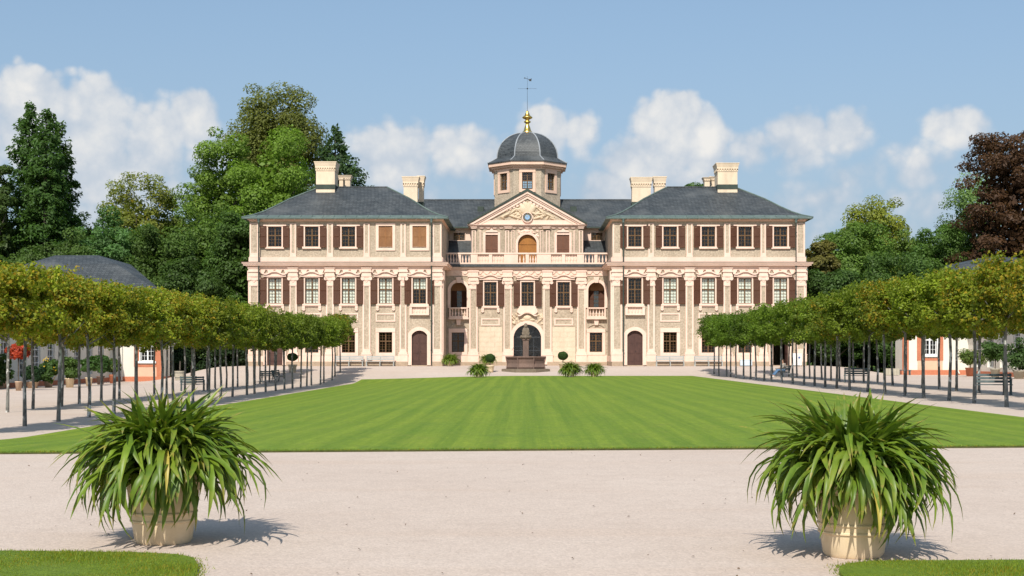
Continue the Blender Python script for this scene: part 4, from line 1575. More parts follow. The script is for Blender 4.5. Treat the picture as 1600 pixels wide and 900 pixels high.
# armorial relief with trophies, clock below
rr = random.Random(11)
bm = [(xm, vz(311.5), 0.50, 0.34, 0, 0.42), (xm, vz(314), 0.72, 0.14, 0, 0.5), (xm, vz(325), 0.55, 0.75, 0, 0.30), (xm - 0.45, vz(327), 0.35, 0.6, 0.5, 0.34), (xm + 0.45, vz(327), 0.35, 0.6, -0.5, 0.34)]
for s in (-1, 1):
    for i in range(8):
        bm.append((xm + s * rr.uniform(0.7, 1.4), vz(rr.uniform(318, 335)), rr.uniform(0.3, 0.6), rr.uniform(0.07, 0.16), s * rr.uniform(-0.9, 0.9), rr.uniform(0.16, 0.36)))
    bm += [(xm + s * 1.62, vz(325), 0.24, 0.30, 0, 0.42), (xm + s * 1.75, vz(330.5), 0.26, 0.50, s * 0.6, 0.40), (xm + s * 1.45, vz(331), 0.55, 0.13, -s * 0.7, 0.36),
           (xm + s * 2.05, vz(335.5), 0.55, 0.15, -s * 0.45, 0.38), (xm + s * 2.4, vz(338.5), 0.34, 0.11, -s * 0.2, 0.30), (xm + s * 1.3, vz(339), 0.7, 0.13, s * 0.3, 0.26)]
    for i in range(12):
        bm.append((xm + s * rr.uniform(0.5, 2.6), vz(rr.uniform(333, 342)), rr.uniform(0.14, 0.4), rr.uniform(0.06, 0.14), rr.uniform(0, 3), rr.uniform(0.12, 0.28)))
relief('armorial_relief', 'relief_stone', xm - 3.1, xm + 3.1, zbp + 0.42, zap - 0.75, VY - 0.085, bm, lambda x, z: (zap - 1.0 - z) > slope * abs(x - xm) * 1.0, 150, 80)
clock = MB().tube([(0, 0, 0), (0, -0.16, 0)], 0.46, 32).build('clock', 'clock_ring', palace, (xm, VY - 0.22, vz(340)))
MB().tube([(0, -0.161, 0), (0, -0.18, 0)], 0.25, 24).build('clock_face', 'clock_blue', clock)
for i in range(12):
    a = 2 * PI * i / 12
    t_ = MB().box(-0.016, 0.016, -0.185, -0.161, 0.30, 0.42).build('hour_mark', 'gold', clock)
    t_.rotation_euler = (0, a, 0)
for a, l in ((R(-50), 0.22), (R(15), 0.32)):
    h_ = MB().box(-0.012, 0.012, -0.20, -0.187, 0.0, l).build('clock_hand', 'gold', clock)
    h_.rotation_euler = (0, a, 0)
MB().ring([(0.53 * math.cos(2 * PI * i / 28), 0.53 * math.sin(2 * PI * i / 28)) for i in range(28)], [(0.45 * math.cos(2 * PI * i / 28), 0.45 * math.sin(2 * PI * i / 28)) for i in range(28)], -0.19, 0.0, True).build('clock_rim', 'trim', clock)
# attic strips beside the pavilion, lean-to slates below them
AY = 12.0
az_ = lambda p: Z_(p, AY)
for s in (-1, 1):
    xa = X_(690, AY) if s < 0 else vb - 0.6
    xb = va + 0.6 if s < 0 else X_(957, AY)
    wx0 = X_(708.5, AY) if s < 0 else X_(923.5, AY)
    ww = 1.18
    wall('wall', 'trim', xa, xb, az_(378), az_(357.5), [(wx0, wx0 + ww, az_(375.5), az_(363.5))], AY, 0.3)
    window(wx0 + ww / 2, az_(375.5), AY, ww, az_(363.5) - az_(375.5), 1, 3, 0, surround=0.06, sill=False, split=0.30)
    sp = MB().box(0, 0.75, -0.03, 0.0, 0, 0.62).build('panel', 'stucco', palace, (wx0 - 1.15 if s < 0 else wx0 + ww + 0.45, AY, az_(374.5)))
    mb = MB()
    mb.face([(xa, AY - 4.2, z_fl - 0.02), (xb, AY - 4.2, z_fl - 0.02), (xb, AY - 0.04, az_(376)), (xa, AY - 0.04, az_(376))])
    mb.build('lean_to_roof', 'slate', palace)
    MB().box(xa, xb, AY - 0.5, AY + 0.3, az_(357.4), az_(355.5)).build('eaves_cornice', 'trim', palace)
MB().box(va, vb, VY + 4.4, VY + 4.6, z_fl, az_(352)).build('inner_wall', 'interior', palace)
# main roof behind
ex, ey0, ey1 = 15.2, AY - 0.55, AY + 11.6
ze, zr = az_(355.4), Z_(312.5, AY + 5.5)
hd = (ey1 - ey0) / 2
mb = MB()
a = [(-ex, ey0, ze), (ex, ey0, ze), (ex, ey1, ze), (-ex, ey1, ze)]
b = [(-ex + 2.5, ey0 + hd, zr), (ex - 2.5, ey0 + hd, zr)]
nx = 12
for i in range(nx):
    t0, t1 = i / nx, (i + 1) / nx
    L = lambda p, q, t: tuple(p[k_] + (q[k_] - p[k_]) * t for k_ in range(3))
    mb.face([L(a[0], a[1], t0), L(a[0], a[1], t1), L(b[0], b[1], t1), L(b[0], b[1], t0)])
mb.face([a[1], a[2], b[1]])
mb.face([a[3], a[0], b[0]])
mb.face([a[2], a[3], b[0], b[1]])
mroof = mb.build('roof', 'slate', palace)
MB().tube([b[0], b[1]], 0.10, 6).build('ridge_cap', 'slate', mroof)
MB().box(-ex, ex, ey0 - 0.02, ey0 + 0.16, ze - 0.12, ze + 0.02).build('gutter', 'dark_copper', mroof)
for p_ in (751, 896):
    yy = ey0 + hd * 0.62
    zz = ze + (zr - ze) * 0.62
    MB().box(-0.32, 0.32, -0.35, 0.6, -0.2, 0.34).build('skylight', 'dark_copper', mroof, (X_(p_, yy), yy, zz))
MB().box(-ex + 0.3, ex - 0.3, AY + 0.7, ey1 - 0.6, 0.0, ze - 0.13).build('rear_block', 'stucco', palace)

# ---- octagonal tower, dome, finial, vane
TY = AY + 5.0
ty_f = TY - 3.45
TW = 104 * sc(ty_f) / 2                      # half width across flats
tcx = X_(824, ty_f)
z_t0, z_t1 = 13.5, Z_(262.5, ty_f)
tw_root = MB()
Rc = TW / math.cos(PI / 8)
face_w = 2 * TW * math.tan(PI / 8)
wz0, wz1 = Z_(295.5, ty_f), Z_(269.0, ty_f)
ww = 16.5 * sc(ty_f)
for i in range(8):
    ang = -PI / 2 + i * PI / 4
    c_, s_ = math.cos(ang), math.sin(ang)
    ux, uy = -s_, c_
    def P3(u, z, inw=0.0):
        return (tcx + (TW - inw) * c_ + u * ux, TY + (TW - inw) * s_ + u * uy, z)
    hw = face_w / 2
    for (u0, u1, q0, q1) in ((-hw, -ww / 2, z_t0, z_t1), (ww / 2, hw, z_t0, z_t1), (-ww / 2, ww / 2, z_t0, wz0), (-ww / 2, ww / 2, wz1, z_t1)):
        tw_root.face([P3(u0, q0), P3(u1, q0), P3(u1, q1), P3(u0, q1)])
    for (p, q) in (((-ww / 2, wz0), (ww / 2, wz0)), ((ww / 2, wz0), (ww / 2, wz1)), ((ww / 2, wz1), (-ww / 2, wz1)), ((-ww / 2, wz1), (-ww / 2, wz0))):
        tw_root.face([P3(p[0], p[1]), P3(q[0], q[1]), P3(q[0], q[1], 0.35), P3(p[0], p[1], 0.35)])
tower = tw_root.build('tower_wall', 'stucco', palace)
for i in range(8):
    ang = -PI / 2 + i * PI / 4
    o = window(tcx + TW * math.cos(ang), wz0, TY + TW * math.sin(ang), round(ww, 3), round(wz1 - wz0, 3), 3, 3, 0, palace, 0.30, 'pink_trim', 0.0, False, 0.5)
    o.rotation_euler = (0, 0, ang + PI / 2)
OCT = PI / 8
k8 = 1 / math.cos(PI / 8)
zc0 = z_t1
mb = MB()
for (r0, z0_, z1_) in ((TW + 0.10, zc0 - 0.10, zc0 + 0.10), (TW + 0.34, zc0 + 0.10, zc0 + 0.30), (TW + 0.62, zc0 + 0.30, zc0 + 0.62)):
    mb.lathe([(r0 * k8, z0_), (r0 * k8, z1_)], 8, (tcx, TY, 0), OCT)
mb.build('tower_cornice', 'pink_trim', palace)
zd = Z_(246, TY - 2)
dome_r = 47 * sc(TY)
mb = MB().lathe([((TW + 0.70) * k8, zc0 + 0.621), ((TW + 0.72) * k8, zc0 + 0.72), ((TW + 0.3) * k8, zc0 + 0.95), (dome_r * k8 * 1.02, zd), (0.3, zd + 0.02)], 8, (tcx, TY, 0), OCT)
mb.build('dome_skirt', 'slate', palace)
hd_ = Z_(208, TY) - zd
prof = []
for i in range(11):
    a_ = PI / 2 * i / 10
    prof.append((max(0.42, dome_r * math.cos(a_) ** 0.92), hd_ * math.sin(a_)))
dome = None
panels = []
for i in range(8):
    a0, a1 = OCT + (i - 3) * PI / 4, OCT + (i - 2) * PI / 4
    mb = MB()
    for (r0, q0), (r1, q1) in zip(prof, prof[1:]):
        mb.face([(r0 * k8 * math.cos(a0), r0 * k8 * math.sin(a0), q0), (r0 * k8 * math.cos(a1), r0 * k8 * math.sin(a1), q0),
                 (r1 * k8 * math.cos(a1), r1 * k8 * math.sin(a1), q1), (r1 * k8 * math.cos(a0), r1 * k8 * math.sin(a0), q1)])
    if dome is None:
        dome = MB().lathe([(dome_r * 0.9, 0.0), (0.3, hd_ * 0.85)], 8, (0, 0, 0), OCT).build('dome', 'slate', palace, (tcx, TY, zd + 0.015))
    pn = mb.build('dome_panel', 'slate', dome)
    smooth_angle(pn, 30)
    MB().tube([(r_ * k8 * math.cos(a0), r_ * k8 * math.sin(a0), q + 0.01) for r_, q in prof], 0.07, 6).build('dome_rib', 'lead', dome)
    e_ = MB().tube([(dome_r * k8 * math.cos(a0), dome_r * k8 * math.sin(a0), 0.0), ((TW + 0.3) * k8 * math.cos(a0), (TW + 0.3) * k8 * math.sin(a0), zc0 + 0.96 - zd), ((TW + 0.72) * k8 * math.cos(a0), (TW + 0.72) * k8 * math.sin(a0), zc0 + 0.74 - zd)], 0.06, 6)
    e_.build('skirt_rib', 'lead', dome)
zf = Z_(208, TY)
hf = Z_(173, TY) - zf
fp = [(0.52, -0.08), (0.52, 0.06), (0.40, 0.10), (0.30, 0.26), (0.20, 0.36), (0.19, 0.44), (0.36, 0.48), (0.36, 0.52), (0.2, 0.56), (0.2, 0.60), (0.50, 0.66), (0.56, 0.70), (0.42, 0.75), (0.26, 0.80), (0.24, 0.86), (0.13, 0.92), (0.16, 0.95), (0.06, 1.0)]
fin = MB().lathe([(r_, q * hf) for r_, q in fp], 20, (0, 0, 0)).build('finial', 'gold', palace, (tcx, TY, zf), True)
zv = Z_(119, TY)
rod = MB().tube([(tcx, TY, zf + hf), (tcx, TY, zv)], [0.022, 0.010], 6).build('vane_rod', 'iron', palace)
zc_ = Z_(138.5, TY)
MB().tube([(tcx - 1.0, TY, zc_), (tcx + 1.0, TY, zc_)], 0.010, 6).build('cross_arm', 'iron', rod)
MB().tube([(tcx, TY - 1.0, zc_), (tcx, TY + 1.0, zc_)], 0.010, 6).build('cross_arm', 'iron', rod)
MB().ball((tcx, TY, zc_), 0.08, 6).build('vane_ball', 'iron', rod)
zv_ = Z_(124, TY)
mb = MB().tube([(tcx - 0.25, TY, zv_ + 0.13), (tcx + 0.2, TY, zv_)], 0.02, 6)
mb.prism([(tcx + 0.1, zv_ + 0.03), (tcx + 0.2, zv_ - 0.18), (tcx + 0.42, zv_ - 0.20), (tcx + 0.46, zv_ + 0.12), (tcx + 0.3, zv_ + 0.02)], TY - 0.02, TY + 0.02)
mb.prism([(tcx - 0.38, zv_ + 0.15), (tcx - 0.25, zv_ + 0.05), (tcx - 0.22, zv_ + 0.22)], TY - 0.02, TY + 0.02)
mb.build('weather_vane', 'iron', rod)

# ------------------------------------------------------------------ side pavilions with galleries


def side_building(name, label, sgn, x_in, x_gal, yf, z0, ridge, eave_z, ridge_z):
    """sgn -1: on the left. x_in: court corner of the pavilion, x_gal: face of the gallery"""
    b = empty(name, (0, yf, z0), label, 'building')
    zE = eave_z - z0
    lo, hi = (x_gal, x_in) if sgn < 0 else (x_in, x_gal)
    x_far = x_in + sgn * 17.0
    wl = 1.36
    wc = lo + (hi - lo) * (0.70 if sgn < 0 else 0.42)
    ww, wz0, wh = 1.15, 1.75, 1.95
    def shell(mb):
        path = [(x_in, 0), (x_in, 2.2), (x_in + sgn * 4.6, 7.5), (x_in + sgn * 4.6, 12.5), (x_far, 12.5), (x_far, 0)]
        for p_, q_ in zip(path, path[1:]):
            mb.face([(p_[0], p_[1], 0), (q_[0], q_[1], 0), (q_[0], q_[1], zE), (p_[0], p_[1], zE)])
    wall('wall', 'white_render', min(x_in, x_far), max(x_in, x_far), 0, zE, [(wc - ww / 2, wc + ww / 2, wz0, wz0 + wh)], 0, 0.3, b, shell)
    o = window(wc, wz0, 0, ww, wh, 2, 3, 0, b, 0.10, 'white_paint', 0, True, 0.35)
    for ch in o.children:
        if ch.name.startswith('sash'):
            ch.data = ch.data.copy()
            ch.data.materials[0] = MATS['white_paint']
    mb = MB()
    mb.box(wc - ww / 2 - 0.55, wc - ww / 2 - 0.11, -0.07, 0.02, 1.45, wz0 + wh + 0.1)
    mb.box(wc + ww / 2 + 0.11, wc + ww / 2 + 0.55, -0.07, 0.02, 1.45, wz0 + wh + 0.1)
    mb.box(wc - ww / 2 - 0.55, wc + ww / 2 + 0.55, -0.10, 0.02, wz0 + wh + 0.1, wz0 + wh + 0.5)
    mb.box(wc - ww / 2 - 0.55, wc + ww / 2 + 0.55, -0.075, 0.02, 1.25, 1.45)
    mb.build('window_surround', 'orange_trim', b)
    MB().box(wc - ww / 2 - 0.5, wc + ww / 2 + 0.5, -0.05, 0.02, 0.42, 1.25).build('apron_panel', 'peach_render', b)
    for xx in (x_in,):
        MB().box(min(xx, xx + sgn * 0.55), max(xx, xx + sgn * 0.55), -0.08, 0.02, 0.42, zE).build('corner_pilaster', 'orange_trim', b)
    mb = MB().box(min(lo - 0.08, hi), max(hi + (0.08 if sgn < 0 else 0), lo), -0.12, 0.0, -0.3, 0.42)
    mb.box(x_in - 0.06, x_in + 0.06, 0.001, 2.2, -0.3, 0.42)
    mb.build('plinth', 'orange_trim', b)
    # gallery running towards the forecourt, tall arched windows
    L = 32.0
    xg = x_gal
    zg = 4.6
    depth = 7.0
    hol = []
    nwin = 10
    for i in range(nwin):
        c = -2.6 - i * 3.0
        hol.append((c - 0.75, c + 0.75, 0.7, 3.9, 0.75))
    # built along x, then turned to run along y
    g_ = MB()
    tmp = wall('gallery_wall', 'white_render', -L, 0.0, 0, zg, hol, 0, 0.3, b)
    me = tmp.data
    for v in me.vertices:
        a, d, z = v.co.x, v.co.y, v.co.z
        v.co = (xg + sgn * d, a, z)
    # an end wall and back
    mb = MB()
    xb = xg + sgn * depth
    mb.face([(xg, -L, 0), (xb, -L, 0), (xb, -L, zg), (xg, -L, zg)])
    mb.face([(xb, -L, 0), (xb, 0, 0), (xb, 0, zg), (xb, -L, zg)])
    mb.build('gallery_end', 'white_render', b)
    for i in range(nwin):
        c = -2.6 - i * 3.0
        def fn():
            m = MB()
            m.box(0.16 * sgn - 0.03, 0.16 * sgn + 0.03, -0.75, -0.69, 0, 3.2)
            m.box(0.16 * sgn - 0.03, 0.16 * sgn + 0.03, 0.69, 0.75, 0, 3.2)
            m.box(0.16 * sgn - 0.03, 0.16 * sgn + 0.03, -0.03, 0.03, 0, 3.2)
            for k_ in range(6):
                z_ = 0.02 + 3.1 * k_ / 5 * 0.78
                m.box(0.16 * sgn - 0.025, 0.16 * sgn + 0.025, -0.69, 0.69, z_ - 0.02, z_ + 0.03)
            return m.mesh('gallery_window', 'white_paint')
        wo = link('gallery_window', cached(('gw', sgn), fn), b, (xg, c, 0.7))
        def fp_():
            m = MB()
            m.face([(0.2 * sgn, -0.75, 0), (0.2 * sgn, 0.75, 0), (0.2 * sgn, 0.75, 3.2), (0.2 * sgn, -0.75, 3.2)])
            return m.mesh('pane', 'glass')
        link('pane', cached(('gp', sgn), fp_), wo)
    MB().box(min(xg - 0.1 * sgn, xg), max(xg - 0.1 * sgn, xg), -L, -0.13, -0.3, 0.35).build('plinth', 'orange_trim', b)
    m = MB()
    e = 0.4
    xa_, xb_ = xg - sgn * e, xb + sgn * e
    xm_ = (xa_ + xb_) / 2
    m.face([(xa_, -L - e, zg), (xa_, 0, zg), (xm_, 0, zg + 1.5), (xm_, -L + 2, zg + 1.5)])
    m.face([(xb_, -L - e, zg), (xb_, 0, zg), (xm_, 0, zg + 1.5), (xm_, -L + 2, zg + 1.5)])
    m.face([(xa_, -L - e, zg), (xb_, -L - e, zg), (xm_, -L + 2, zg + 1.5)])
    m.face([(xa_, -L - e, zg), (xb_, -L - e, zg), (xb_, 0, zg), (xa_, 0, zg)])
    m.build('gallery_roof', 'slate', b)
    # pavilion roof: bellcast hip
    e = 0.55
    X0, X1, Y0, Y1 = min(x_in, x_far) - e, max(x_in, x_far) + e, -e, 12.5 + e
    zr = ridge_z - z0
    r0, r1 = ridge
    ch = 4.6
    a = [(X0, Y0, zE), (X1, Y0, zE), (X1 - (ch if sgn < 0 else 0), Y1, zE), (X0 + (ch if sgn > 0 else 0), Y1, zE)]
    mid = [(X0 + (r0 - X0) * 0.72, Y0 + 4.5, zE + (zr - zE) * 0.77), (X1 + (r1 - X1) * 0.72, Y0 + 4.5, zE + (zr - zE) * 0.77), (X1 + (r1 - X1) * 0.72, Y1 - 4.5, zE + (zr - zE) * 0.83), (X0 + (r0 - X0) * 0.72, Y1 - 4.5, zE + (zr - zE) * 0.83)]
    yr = (Y0 + Y1) / 2
    top = [(r0, yr, zr), (r1, yr, zr), (r1, yr + 0.1, zr), (r0, yr + 0.1, zr)]
    m = MB()
    for p, q in ((a, mid), (mid, top)):
        for i in range(4):
            j = (i + 1) % 4
            m.face([p[i], p[j], q[j], q[i]])
    m.face(list(reversed(a)))
    m.build('roof', 'slate', b)
    m = MB().box(X0, X1, Y0, Y0 + 0.2, zE - 0.25, zE - 0.01)
    m.build('eaves_cornice', 'white_render', b)
    # downpipe on the white wall
    xp = lo + (hi - lo) * (0.22 if sgn < 0 else 0.84)
    MB().tube([(xp, -0.1, zE - 0.2), (xp, -0.1, 0.35), (xp + 0.05, -0.3, 0.1)], 0.06, 8).build('downpipe', 'white_render', b)
    return b


side_building('orangery', 'low white orangery with orange window surround and slate roof left of the palace', -1, -31.1, -35.6, 117.0, -0.55, (-42.5, -38.6), 6.7, 10.7)
side_building('orangery', 'low cream orangery with orange corner and arched gallery windows right of the palace', 1, 32.4, 38.1, 118.0, 0.0, (41.6, 44.4), 7.2, 10.6)

# ------------------------------------------------------------------ foliage


def leaf_mesh(name, pos, nrm, size, tint, mat='leaves', aspect=0.62):
    """one small diamond leaf for each point; numpy throughout"""
    n = len(pos)
    nrm = nrm / (np.linalg.norm(nrm, axis=1, keepdims=True) + 1e-9)
    ref = rng.normal(size=(n, 3))
    u = np.cross(nrm, ref)
    u /= (np.linalg.norm(u, axis=1, keepdims=True) + 1e-9)
    w = np.cross(nrm, u)
    s = size[:, None]
    fold = nrm * s * 0.16
    v = np.empty((n, 4, 3))
    v[:, 0] = pos - u * s * 0.5
    v[:, 1] = pos + w * s * 0.5 * aspect + fold
    v[:, 2] = pos + u * s * 0.5
    v[:, 3] = pos - w * s * 0.5 * aspect + fold
    me = bpy.data.meshes.new(name)
    me.vertices.add(4 * n)
    me.vertices.foreach_set('co', v.reshape(-1))
    me.loops.add(4 * n)
    me.loops.foreach_set('vertex_index', np.arange(4 * n, dtype=np.int32))
    me.polygons.add(n)
    me.polygons.foreach_set('loop_start', np.arange(0, 4 * n, 4, dtype=np.int32))
    at = me.attributes.new('tint', 'FLOAT', 'FACE')
    at.data.foreach_set('value', tint.astype(np.float32))
    me.materials.append(MATS[mat])
    me.update()
    me.validate()
    return me


def unit(n):
    v = rng.normal(size=(n, 3))
    return v / np.linalg.norm(v, axis=1, keepdims=True)


def clump_crown(name, rx, ry, rz, n_clumps, per, clump, leaf, squash=0.7, flat_bottom=0.45, top_narrow=0.0, fill=0.12):
    """crown centred on the origin: leaf clumps through an ellipsoid with an uneven outline"""
    d = unit(n_clumps * 2)
    d = d[d[:, 2] > -flat_bottom - 0.25][:n_clumps]
    k = len(d)
    # low frequency bulges
    ph = rng.uniform(0, 6.28, 6)
    bul = 1 + 0.13 * np.sin(3 * np.arctan2(d[:, 1], d[:, 0]) + ph[0] + 2.5 * d[:, 2]) + 0.10 * np.sin(5 * d[:, 2] + ph[1] + 2 * d[:, 0])
    dd = np.sign(d) * np.abs(d) ** 0.7
    dd /= np.linalg.norm(dd, axis=1, keepdims=True) ** 0.5
    d = dd
    rad = np.minimum(rng.uniform(0.72, 1.0, k) * bul, 1.0)
    inner = rng.random(k) < 0.2
    rad[inner] *= rng.uniform(0.45, 0.8, inner.sum())
    nar = 1 - top_narrow * np.clip(d[:, 2], 0, 1)
    c = np.stack([d[:, 0] * rx * rad * nar, d[:, 1] * ry * rad * nar, np.maximum(d[:, 2] * rad, -flat_bottom) * rz], 1)
    cs = clump * rng.uniform(0.65, 1.35, k)
    P, N, S, T = [], [], [], []
    for i in range(k):
        m = int(per * (cs[i] / clump) ** 2 * rng.uniform(0.75, 1.25))
        u = unit(m)
        r = cs[i] * rng.uniform(0.35, 1.0, m) ** 0.6
        p = c[i] + u * r[:, None] * np.array([1, 1, squash])
        out = c[i] / np.array([rx, ry, rz])
        nr = u * 0.8 + out * 0.5 + np.array([0, -0.1, 0.55]) + rng.normal(size=(m, 3)) * 0.55
        P.append(p)
        N.append(nr)
        S.append(leaf * rng.uniform(0.6, 1.3, m))
        T.append(np.clip(rng.uniform(0.25, 0.75) + rng.normal(size=m) * 0.16, 0, 1))
    m = int(fill * sum(map(len, P)))
    u = unit(m)
    P.append(u * (rng.random(m) ** 0.4)[:, None] * np.array([rx, ry, rz]) * 0.72)
    N.append(rng.normal(size=(m, 3)))
    S.append(leaf * 2.0 * rng.uniform(0.7, 1.3, m))
    T.append(np.clip(rng.normal(size=m) * 0.1 + 0.3, 0, 1))  # inner filler leaves toned darker, the crown's inner shade put into their tint
    return leaf_mesh(name, np.concatenate(P), np.concatenate(N), np.concatenate(S), np.concatenate(T))


def conifer_crown(name, h, r, tiers, leaf, per=1.0, power=0.8, droop=0.25, loose=0.0):
    """tiers of boughs set with needle sprays, base at z = 0"""
    P, N, S, T = [], [], [], []
    for t in range(tiers):
        q = (t + rng.uniform(-0.3, 0.3)) / tiers
        q = min(max(q, 0), 0.995)
        L = r * (1 - q) ** power * rng.uniform(0.85, 1.12) + 0.25
        if q < 0.12:
            L *= 0.75 + 2 * q
        nb = max(4, int(5 + 9 * (1 - q)))
        for b in range(nb):
            a = rng.uniform(0, 2 * PI)
            Lb = L * rng.uniform(0.65 - loose, 1.1 + loose * 0.4)
            m = max(5, int(Lb * 9 * per))
            s = rng.uniform(0.22, 1.0, m)
            sag = -droop * Lb * s + 0.28 * droop * Lb * s ** 3 * 1.6
            wid = 0.20 * Lb * (1 - 0.55 * s) + 0.18
            lat = rng.normal(size=m) * wid * 0.55
            x = np.cos(a) * s * Lb - np.sin(a) * lat
            y = np.sin(a) * s * Lb + np.cos(a) * lat
            z = q * h + sag + rng.normal(size=m) * 0.16 * (1 + leaf)
            P.append(np.stack([x, y, z], 1))
            nr = np.stack([np.cos(a) * np.full(m, 0.45), np.sin(a) * np.full(m, 0.45), np.full(m, 0.7)], 1) + rng.normal(size=(m, 3)) * 0.5
            N.append(nr)
            S.append(leaf * rng.uniform(0.65, 1.3, m))
            T.append(np.clip(rng.uniform(0.3, 0.7) + rng.normal(size=m) * 0.14, 0, 1))
    return leaf_mesh(name, np.concatenate(P), np.concatenate(N), np.concatenate(S), np.concatenate(T), aspect=0.42)


# ---- clipped trees in double rows along the lawn


def clipped_crown(seed):
    global rng
    rng = np.random.default_rng(100 + seed)
    nc = 62
    d = unit(nc * 2)
    sd = np.sign(d) * np.abs(d) ** 0.78
    ph = rng.uniform(0, 6.28, 4)
    bul = 1 + 0.12 * np.sin(3 * np.arctan2(d[:, 1], d[:, 0]) + ph[0]) + 0.08 * np.sin(6 * d[:, 2] + ph[1])
    r = rng.uniform(0.62, 1.0, nc * 2) ** 0.6 * bul
    r[nc + 20:] *= 0.55
    cc = (sd * r[:, None] * np.array([1.02, 1.02, 0.84]))[:nc + 22]
    p, nr = [], []
    for c_ in cc:
        m = int(rng.uniform(85, 165))
        u_ = unit(m)
        rad = rng.uniform(0.20, 0.40)
        p.append(c_ + u_ * (rad * rng.uniform(0.3, 1.0, m) ** 0.6)[:, None] * np.array([1, 1, 0.8]))
        nr.append(u_ * 0.7 + c_ * 0.35 + np.array([0, -0.12, 0.5]) + rng.normal(size=(m, 3)) * 0.5)
    p, nr = np.concatenate(p), np.concatenate(nr)
    P, N = [p], [nr]
    # young shoots above the clipped top and a few at the sides
    for _ in range(40):
        a, q = rng.uniform(0, 2 * PI), math.sqrt(rng.random())
        x, y = 1.25 * q * math.cos(a), 1.3 * q * math.sin(a)
        h = rng.uniform(0.2, 0.75)
        m = int(26 + h * 60)
        t = rng.random(m)
        pts = np.stack([x + 0.16 * rng.normal(size=m) * (1 - 0.5 * t) + 0.12 * t * math.cos(a), y + 0.16 * rng.normal(size=m) * (1 - 0.5 * t), 0.72 - 0.25 * q * q + h * t + 0.05 * rng.normal(size=m)], 1)
        P.append(pts)
        N.append(rng.normal(size=(m, 3)) + np.array([0, -0.2, 0.5]))
    for _ in range(10):
        a = rng.uniform(0, 2 * PI)
        m = 16
        t = rng.random(m)
        rr_ = 1.15 + 0.4 * t
        P.append(np.stack([rr_ * math.cos(a) + 0.08 * rng.normal(size=m), rr_ * math.sin(a) + 0.08 * rng.normal(size=m), rng.uniform(-0.8, 0.2) - 0.15 * t + 0.06 * rng.normal(size=m)], 1))
        N.append(rng.normal(size=(m, 3)) + np.array([0, -0.2, 0.5]))
    P, N = np.concatenate(P), np.concatenate(N)
    k = len(P)
    # patchy tone: light and dark sprays
    tone = 0.5 + 0.5 * np.sin(5.1 * P[:, 0] + ph[0]) * np.sin(4.3 * P[:, 1] + ph[1]) * np.sin(4.7 * P[:, 2] + ph[2])
    T = np.clip(tone + 0.15 * rng.normal(size=k), 0, 1)
    return leaf_mesh('crown', P, N, 0.105 * rng.uniform(0.6, 1.35, k), T, aspect=0.8)


CROWNS = [clipped_crown(i) for i in range(6)]


def clipped_trunk(seed):
    r_ = random.Random(seed)
    lean = r_.uniform(-0.05, 0.05)
    bend = r_.uniform(-0.04, 0.04)
    path = [(0, 0, -0.15), (0, 0, 0.05), (bend, 0.3 * bend, 0.9), (lean + bend * 0.5, 0, 1.7), (lean, lean, 2.5), (lean, lean, 3.9)]
    mb = MB().tube(path, [0.085, 0.072, 0.058, 0.055, 0.052, 0.03], 10)
    me0 = [len(mb.v)]
    for i in range(6):
        a = i * PI / 3 + r_.uniform(-0.3, 0.3)
        z = 2.62 + 0.11 * i
        L = r_.uniform(0.8, 1.25)
        mb.tube([(lean, lean * 0.7, z), (lean + 0.45 * L * math.cos(a), 0.45 * L * math.sin(a), z + 0.25), (lean + L * math.cos(a), L * math.sin(a), z + 0.75)], [0.035, 0.024, 0.008], 6)
    return mb.mesh('trunk', 'pale_bark', True)


TRUNKS = [clipped_trunk(i) for i in range(6)]
rt = random.Random(21)
ORD = ['first', 'second', 'third', 'fourth', 'fifth', 'sixth', 'seventh', 'eighth', 'ninth', 'tenth', 'eleventh', 'twelfth', 'thirteenth', 'fourteenth', 'fifteenth', 'sixteenth', 'seventeenth', 'eighteenth', 'nineteenth', 'twentieth',
       'twenty-first', 'twenty-second', 'twenty-third', 'twenty-fourth', 'twenty-fifth', 'twenty-sixth', 'twenty-seventh', 'twenty-eighth']


def clipped_tree(x, y, k, row, side):
    z = H(x, y)
    t = empty('clipped_tree', (x, y, z), '%s clipped tree from the palace in the %s row %s of the lawn' % (ORD[k], row, side), 'tree', 'clipped trees in rows along the lawn', rt.uniform(-0.15, 0.15))
    link('trunk', TRUNKS[rt.randrange(6)], t, (0, 0, 0), rt.uniform(0, 6.28))
    c = link('crown', CROWNS[rt.randrange(6)], t, (0, 0, (3.72 if side == 'left' else 3.52) + rt.uniform(-0.12, 0.12)), rt.choice((0, PI)) + rt.uniform(-0.2, 0.2))
    s = rt.uniform(0.92, 1.14)
    c.scale = (s, s, rt.uniform(0.92, 1.12))
    near = min(1, max(0, (96 - y) / 52))
    aut = 0.06 + (0.36 * near if side == 'left' else 0.30 * near) + rt.uniform(-0.06, 0.14)
    if k == 1 and side == 'left':
        aut = 0.5
    v = rt.uniform(0.80, 1.35)
    base = (0.140, 0.192, 0.019) if side == 'left' else (0.105, 0.172, 0.018)
    mixn = near * 0.5
    col = [b * (1 - mixn) + q * mixn for b, q in zip(base, (0.30, 0.325, 0.024))]
    c.color = (col[0] * v, col[1] * v, col[2] * v, aut)
    return t


for side, sg, y0 in (('left', -1, 116.4), ('right', 1, 115.0)):
    for k in range(27):
        y = y0 - 3.04 * k
        if y < 36:
            break
        clipped_tree(sg * 15.8 + rt.uniform(-0.12, 0.12), y + rt.uniform(-0.15, 0.15), k, 'inner', side)
    for k in range(21):
        y = y0 - 1.6 - 3.04 * k
        if y < 50.5:
            break
        clipped_tree(sg * 20.5 + rt.uniform(-0.15, 0.15), y + rt.uniform(-0.2, 0.2), k, 'outer', side)

# ---- tall trees of the park


